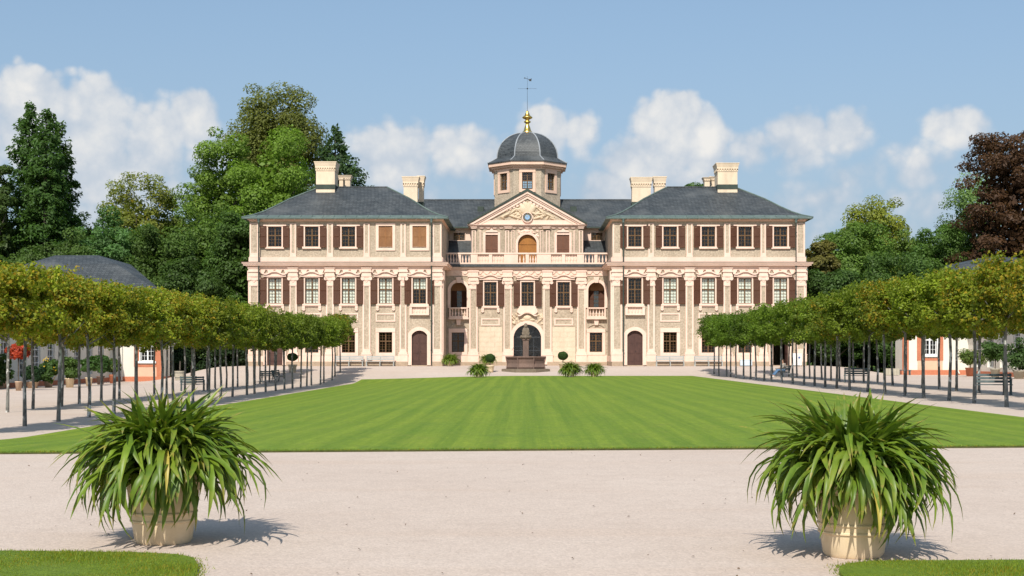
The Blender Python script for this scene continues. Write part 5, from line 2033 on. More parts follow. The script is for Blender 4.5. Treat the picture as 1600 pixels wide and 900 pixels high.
def park_tree(kind, px, top, hw, Y, col, autumn, label, clear=2.5, seed=0, leaf=0.42, name='park_tree', n=80, per=150, topn=0.04, squash=0.7, cl=None, power=0.8, loose=0.0, droop=0.25):
    global rng
    rng = np.random.default_rng(1000 + seed)
    s = Y / F_PX
    x = (px - CX) * s
    zb = H(x, Y)
    h = EYE + (HZ - top) * s - zb
    r = hw * s
    t = empty(name, (x, Y, zb), label, 'tree', 'park trees around the palace')
    if kind == 'conifer':
        me = conifer_crown('crown', h - clear, r, int(h * 2.0), leaf, 2.2, power, droop, loose)
        c = link('crown', me, t, (0, 0, clear))
        MB().tube([(0, 0, -0.3), (0, 0, h * 0.5), (0, 0, h * 0.96)], [0.022 * h, 0.014 * h, 0.03], 8).build('trunk', 'dark_bark', t, (0, 0, 0), True)
    else:
        rz_ = (h - clear) / 2
        me = clump_crown('crown', r * 0.95, min(r, 7.0) * 0.95, rz_ * 0.92, int(n * 1.15), int(per * 1.5), cl or r * 0.28, leaf * 0.78, squash, 0.95, topn)
        c = link('crown', me, t, (0, 0, clear + rz_))
        mb = MB().tube([(0, 0, -0.3), (0.1, 0, clear), (-0.1, 0.1, clear + rz_ * 0.9), (0, 0, clear + rz_ * 1.5)], [0.025 * h, 0.018 * h, 0.010 * h, 0.03], 9)
        for i in range(7):
            a = i * 2.4
            zz = clear + rz_ * (0.2 + 0.16 * i)
            mb.tube([(0, 0, zz), (0.4 * r * math.cos(a), 0.4 * r * math.sin(a), zz + rz_ * 0.22), (0.78 * r * math.cos(a), 0.78 * min(r, 7) * math.sin(a), zz + rz_ * 0.38)], [0.008 * h, 0.005 * h, 0.02], 6)
        mb.build('trunk', 'dark_bark', t, (0, 0, 0), True)
    c.color = (col[0] * 2.7, col[1] * 2.5, col[2] * 1.8, autumn)
    return t


DG, MG, BG, YG = (0.028, 0.050, 0.016), (0.044, 0.080, 0.019), (0.060, 0.102, 0.020), (0.095, 0.110, 0.022)
park_tree('conifer', 46, 160, 62, 152, (0.026, 0.055, 0.018), 0, 'tallest dense dark conifer above the left orangery', 0.5, 1, 0.5, 'conifer', power=0.46, droop=0.12)
park_tree('conifer', 72, 167, 60, 149, (0.026, 0.056, 0.018), 0, 'dense conifer just right of the tallest one, slightly lower', 0.5, 2, 0.5, 'conifer', power=0.46, droop=0.12)
park_tree('conifer', 93, 190, 50, 154, (0.030, 0.058, 0.02), 0, 'third conifer of the left group, with the lowest tip', 0.5, 3, 0.5, 'conifer', power=0.46, droop=0.12)
park_tree('round', -8, 235, 34, 147, DG, 0, 'dark tree cut by the left picture edge beside the conifers', 2, 4)
park_tree('round', 165, 314, 52, 143, (0.036, 0.078, 0.030), 0, 'bluish green tree between the conifers and the orangery roof', 1, 5, 0.36, n=70)
park_tree('round', 213, 264, 72, 168, (0.078, 0.096, 0.022), 0.22, 'yellowing broad tree left of the giant tree', 3, 6, 0.4, n=110, per=130, cl=1.35)
park_tree('round', 345, 186, 62, 164, BG, 0.12, 'tall green tree with yellowed twigs on its left flank', 3, 7, 0.42, n=110)
park_tree('round', 430, 104, 78, 180, (0.056, 0.068, 0.02), 0.06, 'giant tree with the highest crown, left of the palace roof', 4, 8, 0.45, n=190, per=165, cl=1.9, topn=0.0)
park_tree('round', 425, 178, 72, 158, (0.066, 0.115, 0.02), 0.05, 'bright green tree in front of the giant tree', 2, 9, 0.42, n=120)
park_tree('conifer', 524, 196, 135, 172, (0.026, 0.05, 0.026), 0, 'dark loose conifer rising behind the left wing chimney', 4, 10, 0.55, 'conifer', power=0.85, loose=0.3, droop=0.06)
park_tree('round', 318, 302, 66, 146, MG, 0.03, 'mid green tree below the tall green tree', 1, 11, 0.4, n=100)
park_tree('round', 250, 330, 58, 139, (0.034, 0.062, 0.018), 0, 'dark green tree beside the orangery roof', 0.5, 12, 0.38, n=90)
park_tree('round', 374, 322, 46, 138, (0.030, 0.060, 0.016), 0, 'dark green tree touching the left wing corner', 0.3, 13, 0.36, n=90)
park_tree('round', 300, 392, 56, 133, (0.026, 0.05, 0.015), 0, 'low dark tree between the orangery and the palace', 0.2, 14, 0.36, n=90)
park_tree('round', 105, 352, 62, 141, (0.032, 0.058, 0.017), 0, 'dark tree behind the ridge of the left orangery', 1, 15, 0.38, n=80)
park_tree('round', 20, 380, 60, 140, (0.032, 0.058, 0.017), 0, 'dark tree behind the left orangery near the picture edge', 1, 16, 0.38, n=70)
park_tree('round', 1280, 362, 32, 139, (0.062, 0.062, 0.022), 0.12, 'narrow brownish tree touching the right wing corner', 0.3, 20, 0.36, n=80)
park_tree('round', 1342, 340, 60, 150, (0.050, 0.090, 0.022), 0.02, 'rounded green tree in front of the yellow-topped tree', 1, 21, 0.38, n=100)
park_tree('round', 1374, 294, 58, 168, (0.092, 0.112, 0.022), 0.20, 'yellow-topped tree right of the palace', 3, 22, 0.4, n=100, per=130, cl=1.25)
park_tree('round', 1462, 338, 56, 152, (0.040, 0.078, 0.022), 0, 'dark green tree between yellow-topped tree and copper beech', 1, 23, 0.38, n=90)
park_tree('round', 1520, 242, 46, 166, (0.062, 0.105, 0.042), 0, 'pale airy green tree leaning against the copper beech', 3, 24, 0.36, n=90, per=90, cl=1.3)
park_tree('round', 1588, 168, 100, 148, (0.036, 0.020, 0.0135), 0, 'large dark purple copper beech at the right picture edge', 1, 25, 0.40, 'copper_beech', n=190, per=130, cl=1.35, squash=0.42, topn=0.2)
park_tree('round', 1310, 402, 52, 134, (0.026, 0.052, 0.016), 0, 'low dark tree beside the right wing behind the path', 0.2, 26, 0.36, n=90)
park_tree('round', 1400, 392, 62, 136, (0.028, 0.055, 0.016), 0, 'low dark tree behind the clipped row near the right orangery', 0.2, 27, 0.36, n=90)
park_tree('round', 1485, 400, 55, 140, (0.030, 0.055, 0.018), 0, 'dark tree behind the roof of the right orangery', 0.5, 28, 0.36, n=80)
park_tree('round', 1086, 262, 20, 196, (0.030, 0.06, 0.02), 0, 'treetop peeping over the right wing roof beside the chimney', 12, 29, 0.5, n=60, per=90, cl=0.9)

park_tree('round', 128, 322, 56, 162, (0.050, 0.078, 0.020), 0.05, 'green tree right of the conifers, behind the bluish tree', 2, 31, 0.4, n=90)
park_tree('round', 276, 292, 50, 172, (0.060, 0.085, 0.020), 0.08, 'green tree filling the gap left of the tall green tree', 2, 32, 0.4, n=90)
park_tree('round', 196, 340, 56, 150, (0.042, 0.070, 0.019), 0.02, 'green tree behind the right slope of the orangery roof', 1, 33, 0.38, n=90)
park_tree('round', 1298, 350, 46, 162, (0.042, 0.074, 0.020), 0.02, 'dark green tree rising behind the narrow brownish tree', 1, 34, 0.38, n=90)
park_tree('round', 1424, 346, 52, 166, (0.052, 0.086, 0.022), 0.05, 'mid green tree right of the yellow-topped tree', 1, 35, 0.38, n=90)
park_tree('round', 1500, 330, 40, 158, (0.040, 0.072, 0.024), 0, 'green tree at the left foot of the copper beech', 1, 36, 0.38, n=80)


def shrub(px, top, hw, Y, col, label, seed):
    global rng
    rng = np.random.default_rng(2000 + seed)
    s = Y / F_PX
    x = (px - CX) * s
    z = H(x, Y)
    h = EYE + (HZ - top) * s - z
    r = hw * s
    t = empty('shrub', (x, Y, z), label, 'shrub', 'dark shrubs below the park trees')
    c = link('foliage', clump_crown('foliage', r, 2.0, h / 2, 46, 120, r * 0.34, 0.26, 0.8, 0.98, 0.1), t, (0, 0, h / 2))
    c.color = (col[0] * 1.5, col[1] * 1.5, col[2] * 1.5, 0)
    MB().tube([(0, 0, -0.1), (0.05, 0, h * 0.4), (0, 0.05, h * 0.8)], [0.12, 0.08, 0.03], 6).build('trunk', 'dark_bark', t)


sd = 0
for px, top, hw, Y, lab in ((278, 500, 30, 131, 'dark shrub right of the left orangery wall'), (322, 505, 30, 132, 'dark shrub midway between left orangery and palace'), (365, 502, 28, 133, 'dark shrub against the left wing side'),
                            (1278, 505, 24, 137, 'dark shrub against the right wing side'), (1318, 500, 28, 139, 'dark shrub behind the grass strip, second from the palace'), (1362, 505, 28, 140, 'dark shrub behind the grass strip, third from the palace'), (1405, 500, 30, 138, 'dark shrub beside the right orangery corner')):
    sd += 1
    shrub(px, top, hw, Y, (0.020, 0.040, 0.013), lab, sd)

# the wood closing the park far behind
rng = np.random.default_rng(5)
m = 52000
wx_ = rng.uniform(-190, 190, m)
wtop = 9 + 3.5 * np.sin(wx_ * 0.11) + 2.5 * np.sin(wx_ * 0.29 + 1) + 1.5 * np.sin(wx_ * 0.71)
wz_ = wtop * rng.random(m) ** 0.7
wy_ = 222 + rng.normal(size=m) * 3.0 + 2 * np.sin(wx_ * 0.5) + 0.00025 * wx_ ** 2
fw = link('far_wood', leaf_mesh('far_wood', np.stack([wx_, wy_, wz_], 1), rng.normal(size=(m, 3)) + np.array([0, -0.4, 0.6]), rng.uniform(0.9, 1.9, m), rng.uniform(0.2, 0.8, m)))
fw.color = (0.055, 0.095, 0.03, 0.0)
fw['kind'] = 'stuff'
tag(fw, 'dense wood closing the view behind the park trees')

# ------------------------------------------------------------------ potted plants


def strap(L, a0, bend, wid, curl, segs=9):
    """arching strap leaf in the x,z plane from the origin; returns rows of (left, mid, right)"""
    rows = []
    x = z = 0.0
    ds = L / segs
    for i in range(segs + 1):
        t = i / segs
        ang = a0 - bend * ss((t - 0.08) / 0.85)
        w = wid * (0.55 + 0.45 * min(1, t * 4)) * (1 - max(0, (t - 0.62) / 0.38) ** 1.8) + 0.001
        nx, nz = -math.sin(ang), math.cos(ang)
        side = curl * t * t * L
        rows.append(((x + nx * w * 0.28, side - w / 2, z + nz * w * 0.28), (x, side, z), (x + nx * w * 0.28, side + w / 2, z + nz * w * 0.28), t))
        x += math.cos(ang) * ds
        z += math.sin(ang) * ds
    return rows


def strap_mesh(name, leaves):
    """leaves: list of (rows, transform fn)"""
    mb_v, mb_f, tint = [], [], []
    for rows, tf in leaves:
        n0 = len(mb_v)
        for l, m_, r_, t in rows:
            mb_v += [tf(l), tf(m_), tf(r_)]
        for i in range(len(rows) - 1):
            a = n0 + 3 * i
            mb_f += [(a, a + 1, a + 4, a + 3), (a + 1, a + 2, a + 5, a + 4)]
            tint += [rows[i][3]] * 2
    me = bpy.data.meshes.new(name)
    me.from_pydata(mb_v, [], mb_f)
    at = me.attributes.new('tint', 'FLOAT', 'FACE')
    at.data.foreach_set('value', tint)
    me.materials.append(MATS['strap_leaf'])
    me.polygons.foreach_set('use_smooth', [True] * len(me.polygons))
    me.update()
    return me


def leaf_params(r_):
    """one leaf of a big clump: how far it leans out decides its arch"""
    q = r_.random()
    if q < 0.26:
        a0, bend, L = R(r_.uniform(66, 96)), R(r_.uniform(30, 110)), r_.uniform(0.86, 1.10)
    elif q < 0.77:
        a0, bend, L = R(r_.uniform(38, 90)), R(r_.uniform(100, 168)), r_.uniform(0.76, 1.22)
    else:
        a0, bend, L = R(r_.uniform(8, 58)), R(r_.uniform(85, 140)), r_.uniform(0.70, 1.14)
    return L, a0, bend, r_.uniform(0.038, 0.076), r_.uniform(-0.28, 0.28)


IDENT = lambda p: p
rl = random.Random(5)
LEAF_VARIANTS = [strap_mesh('leaf', [(strap(*leaf_params(rl)), IDENT)]) for _ in range(48)]
POT_PROF = [(0.0, 0.0), (0.235, 0.0), (0.255, 0.03), (0.275, 0.15), (0.282, 0.19), (0.298, 0.20), (0.298, 0.212), (0.288, 0.222), (0.292, 0.262), (0.306, 0.272), (0.306, 0.284), (0.296, 0.294), (0.315, 0.45), (0.330, 0.545), (0.352, 0.555), (0.36, 0.59), (0.352, 0.625), (0.325, 0.625), (0.31, 0.56), (0.0, 0.555)]


def rim_of(s):
    return [(r_ * s, z * s) for r_, z in POT_PROF]


def joined_leaves(r_, n, spread, scale, low=False):
    out = []
    for _ in range(n):
        L_, a_, b_, w_, c_ = leaf_params(r_)
        if low:
            L_, a_, b_ = L_ * 0.78, R(r_.uniform(5, 95)), R(r_.uniform(55, 140))
        rows = strap(L_, a_, b_, w_, c_)
        az, rr_, ph = r_.uniform(0, 2 * PI), spread * math.sqrt(r_.random()), r_.uniform(0, 2 * PI)
        ox, oy = rr_ * math.cos(ph), rr_ * math.sin(ph)
        c, s = math.cos(az), math.sin(az)
        out.append((rows, lambda p, c=c, s=s, ox=ox, oy=oy: (scale * (ox + p[0] * c - p[1] * s), scale * (oy + p[0] * s + p[1] * c), scale * p[2])))
    return out


def big_pot(x, y, label, seed, scale):
    r_ = random.Random(seed)
    z = H(x, y)
    t = empty('potted_plant', (x, y, z), label, 'potted plant', 'large potted plants flanking the view', r_.uniform(0, 6))
    pot = MB().lathe(rim_of(1.0), 56).build('pot', 'pot_cream', t, (0, 0, 0.002))
    smooth_angle(pot, 32)
    MB().lathe([(0.315, 0.0), (0.0, 0.02)], 24, (0, 0, 0.56)).build('soil', 'soil', t)
    fol = link('foliage', strap_mesh('foliage', joined_leaves(r_, 520, 0.27, 1.0)), t, (0, 0, 0.52))
    fol['kind'] = 'stuff'
    fol.color = (1, 1, 1, 0)
    fol.scale = (scale, scale, scale)
    for i in range(300):
        me = LEAF_VARIANTS[r_.randrange(len(LEAF_VARIANTS))]
        az = r_.uniform(0, 2 * PI)
        rr_ = 0.27 * math.sqrt(r_.random())
        ph = az + r_.uniform(-1.2, 1.2)
        l = link('leaf', me, t, (rr_ * math.cos(ph), rr_ * math.sin(ph), 0.53), az)
        k = scale * r_.uniform(0.84, 1.12)
        l.scale = (k, k, k)
        l.rotation_euler = (r_.uniform(-0.35, 0.35), r_.uniform(-0.16, 0.16), az)
        l.color = (1, 1, 1, 1.0 if r_.random() < 0.006 else 0.0)
    return t


big_pot(-3.30, 12.43, 'large strap-leaved plant in a cream pot at left front', 31, 0.92)
big_pot(2.775, 11.62, 'large strap-leaved plant in a cream pot at right front', 47, 0.90)

rs = random.Random(9)
SMALL = [strap_mesh('foliage', joined_leaves(rs, 520, 0.34, 1.0, True)) for _ in range(3)]
POT_SMALL = MB().lathe(rim_of(1.0), 24).mesh('pot', 'pot_cream', True)
for i, (px, py, s, lab) in enumerate(((703.5, 582, 1.08, 'leafy potted plant before the window left of the portal, leftmost of its row'), (748.5, 583.5, 1.10, 'leafy potted plant left of the fountain, front one of two'), (762, 579, 1.05, 'leafy potted plant left of the fountain, rear one of two'),
                                      (891.5, 582.5, 1.14, 'larger leafy potted plant right of the fountain'), (929, 581.5, 1.05, 'leafy potted plant before the window right of the portal'))):
    p = G(px, py)
    t = empty('potted_plant', p, lab, 'potted plant', 'small potted plants around the fountain', rs.uniform(0, 6))
    link('pot', POT_SMALL, t)
    f = link('foliage', SMALL[i % 3], t, (0, 0, 0.46))
    f.scale = (s, s, s)
    f['kind'] = 'stuff'
    f.color = (1, 1, 1, 0)

rng = np.random.default_rng(77)
u = unit(5200)
BALL = leaf_mesh('ball', u * (rng.uniform(0.86, 1.0, 5200) ** 0.5)[:, None] * (1 + 0.03 * np.sin(7 * u[:, :1])), u + rng.normal(size=(5200, 3)) * 0.5, rng.uniform(0.13, 0.24, 5200), rng.uniform(0.2, 0.8, 5200))
TUB = MB().lathe([(0.0, 0), (0.24, 0), (0.27, 0.1), (0.33, 0.5), (0.37, 0.52), (0.37, 0.6), (0.33, 0.6), (0.31, 0.55), (0, 0.54)], 20)


def topiary(px, py, ball_z, ball_r, label, squash=0.85, tub=1.0, pot='pot_cream', col=(0.028, 0.055, 0.016), stem=0.035, name='topiary'):
    p = G(px, py)
    t = empty(name, p, label, 'potted plant')
    o = link('pot', cached(('tub', pot), lambda: TUB.mesh('pot', pot, True)), t)
    o.scale = (tub, tub, tub)
    MB().tube([(0, 0, 0.5 * tub), (0.01, 0, ball_z)], stem, 6).build('stem', 'dark_bark', t)
    c = link('crown', BALL, t, (0, 0, ball_z))
    c.scale = (ball_r, ball_r, ball_r * squash)
    c.color = (col[0] * 2.2, col[1] * 2.2, col[2] * 1.8, 0)
    return t


topiary(766, 576, 1.22, 0.42, 'clipped ball bush in a pot behind the plants left of the fountain')
topiary(879.5, 576, 1.22, 0.44, 'clipped ball bush in a cream pot right of the fountain')
topiary(397, 575.5, 1.42, 0.44, 'lollipop topiary in a tub near the left wing corner', 0.8, 1.1, 'tub_wood')
topiary(457, 575.5, 1.30, 0.46, 'lollipop topiary in a tub before the left wing, nearer the fountain', 0.75, 1.1, 'tub_wood')


def round_tub(px, py, w, h, label):
    p = G(px, py)
    t = empty('round_tub', p, label, 'planter', 'round wooden planters by the left orangery')
    MB().lathe([(0, 0), (w * 0.46, 0), (w * 0.5, h), (w * 0.46, h), (w * 0.45, h * 0.85), (0, h * 0.84)], 20).build('tub', 'tub_wood', t)
    for z in (0.2, 0.75):
        MB().lathe([(w * (0.468 + 0.035 * z), h * z), (w * (0.475 + 0.035 * z), h * z + 0.05)], 20).build('hoop', 'iron', t)
    MB().tube([(0, 0, h * 0.8), (0.03, 0, h + 0.8)], [0.07, 0.05], 7).build('stem', 'dark_bark', t)


round_tub(281, 593.5, 0.85, 0.72, 'round wooden planter with a bare stem, left of two by the orangery')
round_tub(299, 592, 0.80, 0.68, 'round wooden planter with a bare stem, right of two by the orangery')


def flower_pot(px, py, w, h, fol_z, fr, label, pot, col, autumn=0.0, squash=1.0, stem_h=None, blooms=None):
    p = G(px, py)
    t = empty('flower_pot', p, label, 'potted plant', 'potted plants along the orangeries')
    MB().lathe([(0, 0), (w * 0.38, 0), (w * 0.5, h * 0.88), (w * 0.54, h * 0.9), (w * 0.54, h), (w * 0.46, h), (w * 0.42, h * 0.85), (0, h * 0.84)], 16).build('pot', pot, t, (0, 0, 0), True)
    MB().tube([(0, 0, h * 0.8), (0.02, 0, fol_z)], 0.035, 6).build('stem', 'dark_bark', t)
    global rng
    rng = np.random.default_rng(abs(hash((px, py))) % 9999 if False else int(px * 7 + py))
    c = link('foliage', clump_crown('foliage', fr, fr, fr * squash, 26, 90, fr * 0.42, 0.17, 0.8, 0.95), t, (0, 0, fol_z))
    c.color = (col[0] * 1.9, col[1] * 1.9, col[2] * 1.6, autumn)
    if blooms:
        m = 60
        u_ = unit(m)
        b = link('blossoms', leaf_mesh('blossoms', u_ * fr * np.array([1.02, 1.02, squash]), u_ + np.array([0, -0.6, 0.2]), rng.uniform(0.10, 0.18, m), rng.uniform(0.3, 0.8, m)), t, (0, 0, fol_z))
        b.color = (*blooms, 0)
        b['kind'] = 'stuff'
    return t


flower_pot(29, 610.5, 0.42, 0.60, 2.45, 0.60, 'standard plant with red-orange foliage in a slim pot by the left orangery', 'terracotta', (0.26, 0.04, 0.02), 0, 0.7)
flower_pot(51, 606.5, 0.8, 0.45, 0.95, 0.62, 'dark green bush in a pot right of the red standard plant', 'terracotta', (0.018, 0.04, 0.016), 0, 0.9)
flower_pot(76, 605.5, 0.6, 0.45, 1.25, 0.55, 'tall potted bush with yellow flowers along the left orangery', 'terracotta', (0.04, 0.075, 0.02), 0, 1.6, None, (0.65, 0.42, 0.03))
flower_pot(109, 605.5, 0.62, 0.66, 1.35, 0.62, 'green bush in a pale square-shouldered pot along the left orangery', 'pot_cream', (0.05, 0.085, 0.02), 0.05, 1.25)
flower_pot(139, 603, 0.5, 0.62, 1.55, 0.58, 'green bush in a cream vase along the left orangery', 'pot_cream', (0.04, 0.08, 0.02), 0, 0.9)
flower_pot(157, 601, 0.6, 0.66, 1.60, 0.66, 'round green bush in a brown pot near the orangery corner', 'red_sandstone', (0.032, 0.066, 0.018), 0, 0.85)
flower_pot(176, 599, 0.55, 0.7, 1.40, 0.50, 'small bush with yellowish leaves in a red pot at the orangery corner', 'orange_trim', (0.055, 0.08, 0.02), 0.15, 0.9)
flower_pot(2, 607.5, 0.6, 0.5, 1.25, 0.62, 'bush with white flowers cut by the left picture edge', 'terracotta', (0.04, 0.07, 0.022), 0, 1.6, None, (0.7, 0.7, 0.66))
flower_pot(1516, 588, 0.75, 0.7, 1.55, 1.02, 'wide flowering tub plant before the right orangery', 'orange_trim', (0.06, 0.09, 0.02), 0.1, 0.55, None, (0.55, 0.5, 0.2))
flower_pot(1555, 590.5, 0.7, 0.7, 2.0, 0.85, 'round-headed tub plant along the right orangery gallery', 'tub_wood', (0.04, 0.075, 0.02), 0.02, 0.85)
flower_pot(1592, 592, 0.8, 0.6, 1.7, 0.85, 'tall bush in a tub at the right picture edge', 'tub_wood', (0.035, 0.065, 0.02), 0.02, 1.15)

# low wooden planter box and small plinth by the right orangery
p = G(1393, 586.5)
t = empty('planter_box', p, 'low wooden planter box left of the right orangery corner', 'planter')
for i in range(5):
    MB().box(-0.58 + i * 0.235, -0.58 + i * 0.235 + 0.222, -0.30, -0.26, 0.02, 0.58).build('plank', 'tub_wood', t)
MB().box(-0.58, 0.58, -0.255, 0.3, 0.02, 0.54).build('box', 'tub_wood', t)
p = G(1413, 586)
t = empty('low_bench', p, 'dark low backless bench at the right orangery corner', 'bench')
MB().box(-0.55, 0.55, -0.2, 0.2, 0.38, 0.44).build('seat', 'bench_paint', t)
for s in (-1, 1):
    MB().box(s * 0.45 - 0.04, s * 0.45 + 0.04, -0.18, 0.18, 0, 0.379).build('leg', 'bench_paint', t)
p = G(253.5, 591.5)
t = empty('marker_post', p, 'red-orange marker post at the corner of the left orangery', 'post')
MB().lathe([(0.16, 0), (0.16, 0.06), (0.11, 0.07), (0.06, 0.66), (0.0, 0.68)], 14).build('cone', 'red_plastic', t, (0, 0, 0), True)

# ------------------------------------------------------------------ fountain
p = Vector((X_(821.5, -10.0), PY0 - 9.6, 0))
p.z = H(p.x, p.y)
ft = empty('fountain', p, 'red sandstone fountain basin with a carved column before the portal', 'fountain')
MB().lathe([(2.25, -0.2), (2.25, 0.14), (1.9, 0.16)], 8, (0, 0, 0), OCT).build('step', 'lichen_stone', ft)
basin = MB().lathe([(1.72, 0.161), (1.80, 0.30), (1.66, 0.62), (1.72, 0.98), (1.86, 1.10), (1.90, 1.14), (1.90, 1.24), (1.62, 1.24), (1.55, 1.0), (0, 1.0)], 8, (0, 0, 0), OCT).build('basin', 'red_sandstone', ft)
for i in range(8):
    a = OCT + i * PI / 4
    MB().tube([(1.86 * math.cos(a) * 0.96, 1.86 * math.sin(a) * 0.96, 0.161), (1.80 * math.cos(a) * 0.955, 1.80 * math.sin(a) * 0.955, 0.62), (1.9 * math.cos(a) * 0.97, 1.9 * math.sin(a) * 0.97, 1.12)], 0.05, 8).build('corner_rib', 'red_sandstone', basin)


def m_water(k, bsdf, out):
    k.put(bsdf.inputs['Base Color'], (0.03, 0.045, 0.04))
    bsdf.inputs['Roughness'].default_value = 0.05
    bump(k, bsdf, k.noise(worldco(k), 6.0, 3, 0.5), 0.3, 0.02)


material('water', m_water)
MB().lathe([(1.56, 1.12), (0.0, 1.12)], 8, (0, 0, 0), OCT).build('water', 'water', ft)
col = MB().box(-0.32, 0.32, -0.32, 0.32, 0.9, 1.22)
col.box(-0.25, 0.25, -0.25, 0.25, 1.22, 2.62)
col.box(-0.30, 0.30, -0.30, 0.30, 2.62, 2.72)
col.build('column', 'red_sandstone', ft)
cap = MB().lathe([(0.30, 2.721), (0.40, 2.82), (0.46, 2.94), (0.40, 3.02), (0.34, 3.05)], 16)
st = cap.build('capital', 'lichen_stone', ft, (0, 0, 0), True)
for a in range(4):
    MB().ball((0.36 * math.cos(a * PI / 2), 0.36 * math.sin(a * PI / 2), 2.9), 0.14, 6, (1, 1, 1.2)).build('carved_mask', 'lichen_stone', st, (0, 0, 0), True)


def fused(name, mat, mb, parent, voxel, loc=(0, 0, 0), smooth=6):
    """overlapping forms melted into one continuous surface"""
    o = mb.build(name, mat, parent, loc)
    md = o.modifiers.new('fuse', 'REMESH')
    md.mode = 'VOXEL'
    md.voxel_size = voxel
    md.use_smooth_shade = True
    if smooth:
        s = o.modifiers.new('soften', 'SMOOTH')
        s.factor = 0.5
        s.iterations = smooth
    return o


mb = MB()                                       # seated beast holding a shield
mb.ball((0, 0.06, 3.22), 0.27, 8, (1.0, 1.1, 0.8))
mb.ball((0, 0.0, 3.50), 0.23, 8, (1.0, 0.95, 1.5))
mb.ball((0, -0.05, 3.86), 0.17, 8, (1.05, 1.15, 1.0))
mb.ball((0, -0.20, 3.82), 0.09, 6)
mb.ball((0, -0.02, 4.04), 0.09, 6, (1.2, 1, 0.9))
for s in (-1, 1):
    mb.ball((s * 0.12, 0.0, 4.0), 0.05, 5)
    mb.tube([(s * 0.18, -0.05, 3.66), (s * 0.26, -0.18, 3.42), (s * 0.16, -0.28, 3.28)], [0.09, 0.07, 0.06], 8)
    mb.tube([(s * 0.2, 0.05, 3.2), (s * 0.27, -0.18, 3.25), (s * 0.22, -0.3, 3.06)], [0.12, 0.10, 0.07], 8)
fused('statue', 'lichen_stone', mb, ft, 0.035)
MB().prism([(-0.2, 3.12), (0.0, 3.02), (0.2, 3.12), (0.22, 3.55), (-0.22, 3.55)], -0.34, -0.27).build('shield', 'lichen_stone', ft)
for s in (-1, 1):
    MB().tube([(s * 0.30, 0, 2.05), (s * 0.65, 0, 2.12), (s * 1.05, 0, 2.0), (s * 1.2, 0, 1.75)], 0.022, 6).build('spout', 'iron', ft)

# ------------------------------------------------------------------ benches


def park_bench(px, py, rz, label, L=1.5, mat='bench_paint'):
    p = G(px, py)
    t = empty('park_bench', p, label, 'bench', 'dark benches under the clipped trees', rz)
    for i in range(4):
        MB().box(-L / 2, L / 2, -0.26 + i * 0.125, -0.26 + i * 0.125 + 0.105, 0.42, 0.455).build('seat_slat', mat, t)
    for z in (0.52, 0.66, 0.80):
        o = MB().box(-L / 2, L / 2, -0.018, 0.018, 0, 0.10).build('back_slat', mat, t, (0, 0.26 + (z - 0.5) * 0.22, z))
        o.rotation_euler = (-0.2, 0, 0)
    for s in (-1, 1):
        x = s * (L / 2 - 0.06)
        MB().tube([(x, -0.24, 0), (x, -0.22, 0.42), (x, -0.24, 0.64)], 0.032, 6).build('leg', mat, t)
        MB().tube([(x, 0.34, 0), (x, 0.24, 0.44), (x, 0.36, 0.92)], 0.032, 6).build('leg', mat, t)
        MB().box(x - 0.035, x + 0.035, -0.30, 0.30, 0.64, 0.68).build('armrest', mat, t)
        MB().box(x - 0.025, x + 0.025, -0.22, 0.26, 0.37, 0.419).build('side_rail', mat, t)
    return t


park_bench(1552, 617, R(-14), 'dark bench under the clipped trees nearest the right picture edge', 1.55)
park_bench(1338, 598, R(-16), 'dark bench under the right clipped trees, farther from the camera', 1.5)
park_bench(301, 611, R(20), 'dark bench under the clipped trees behind the left potted plant', 1.5)
park_bench(420, 597.5, R(22), 'greenish bench under the left clipped trees, left of a pair', 1.2)
park_bench(436, 596, R(70), 'greenish bench under the left clipped trees, right of a pair seen from its end', 1.2)
pb_ = park_bench(1223, 589.5, R(-78), 'bench under the right clipped trees with a person seated', 1.6)


def wall_bench(px, label):
    x = X_(px, -0.9)
    t = empty('wall_bench', (x, PY0 - 0.95, H(x, PY0 - 0.95)), label, 'bench', 'pale benches along the palace wall')
    L = 2.62
    for i in range(4):
        MB().box(-L / 2, L / 2, -0.25 + i * 0.13, -0.25 + i * 0.13 + 0.105, 0.42, 0.46).build('seat_slat', 'pale_bench_paint', t)
    for z in (0.56, 0.70, 0.84):
        MB().box(-L / 2, L / 2, 0.30, 0.335, z, z + 0.10).build('back_slat', 'pale_bench_paint', t)
    for x in (-L / 2 + 0.05, 0.0, L / 2 - 0.05):
        MB().box(x - 0.035, x + 0.035, -0.23, -0.17, 0, 0.419).build('leg', 'pale_bench_paint', t)
        MB().box(x - 0.035, x + 0.035, 0.337, 0.40, 0, 0.96).build('leg', 'pale_bench_paint', t)
        MB().box(x - 0.03, x + 0.03, -0.169, 0.336, 0.36, 0.419).build('side_rail', 'pale_bench_paint', t)


wall_bench(545.5, 'long pale bench along the left wing, farther from its inner door')
wall_bench(594, 'long pale bench along the left wing beside its inner door')
wall_bench(1047, 'long pale bench along the right wing beside its inner door')
wall_bench(1107, 'long pale bench along the right wing, farther from its inner door')

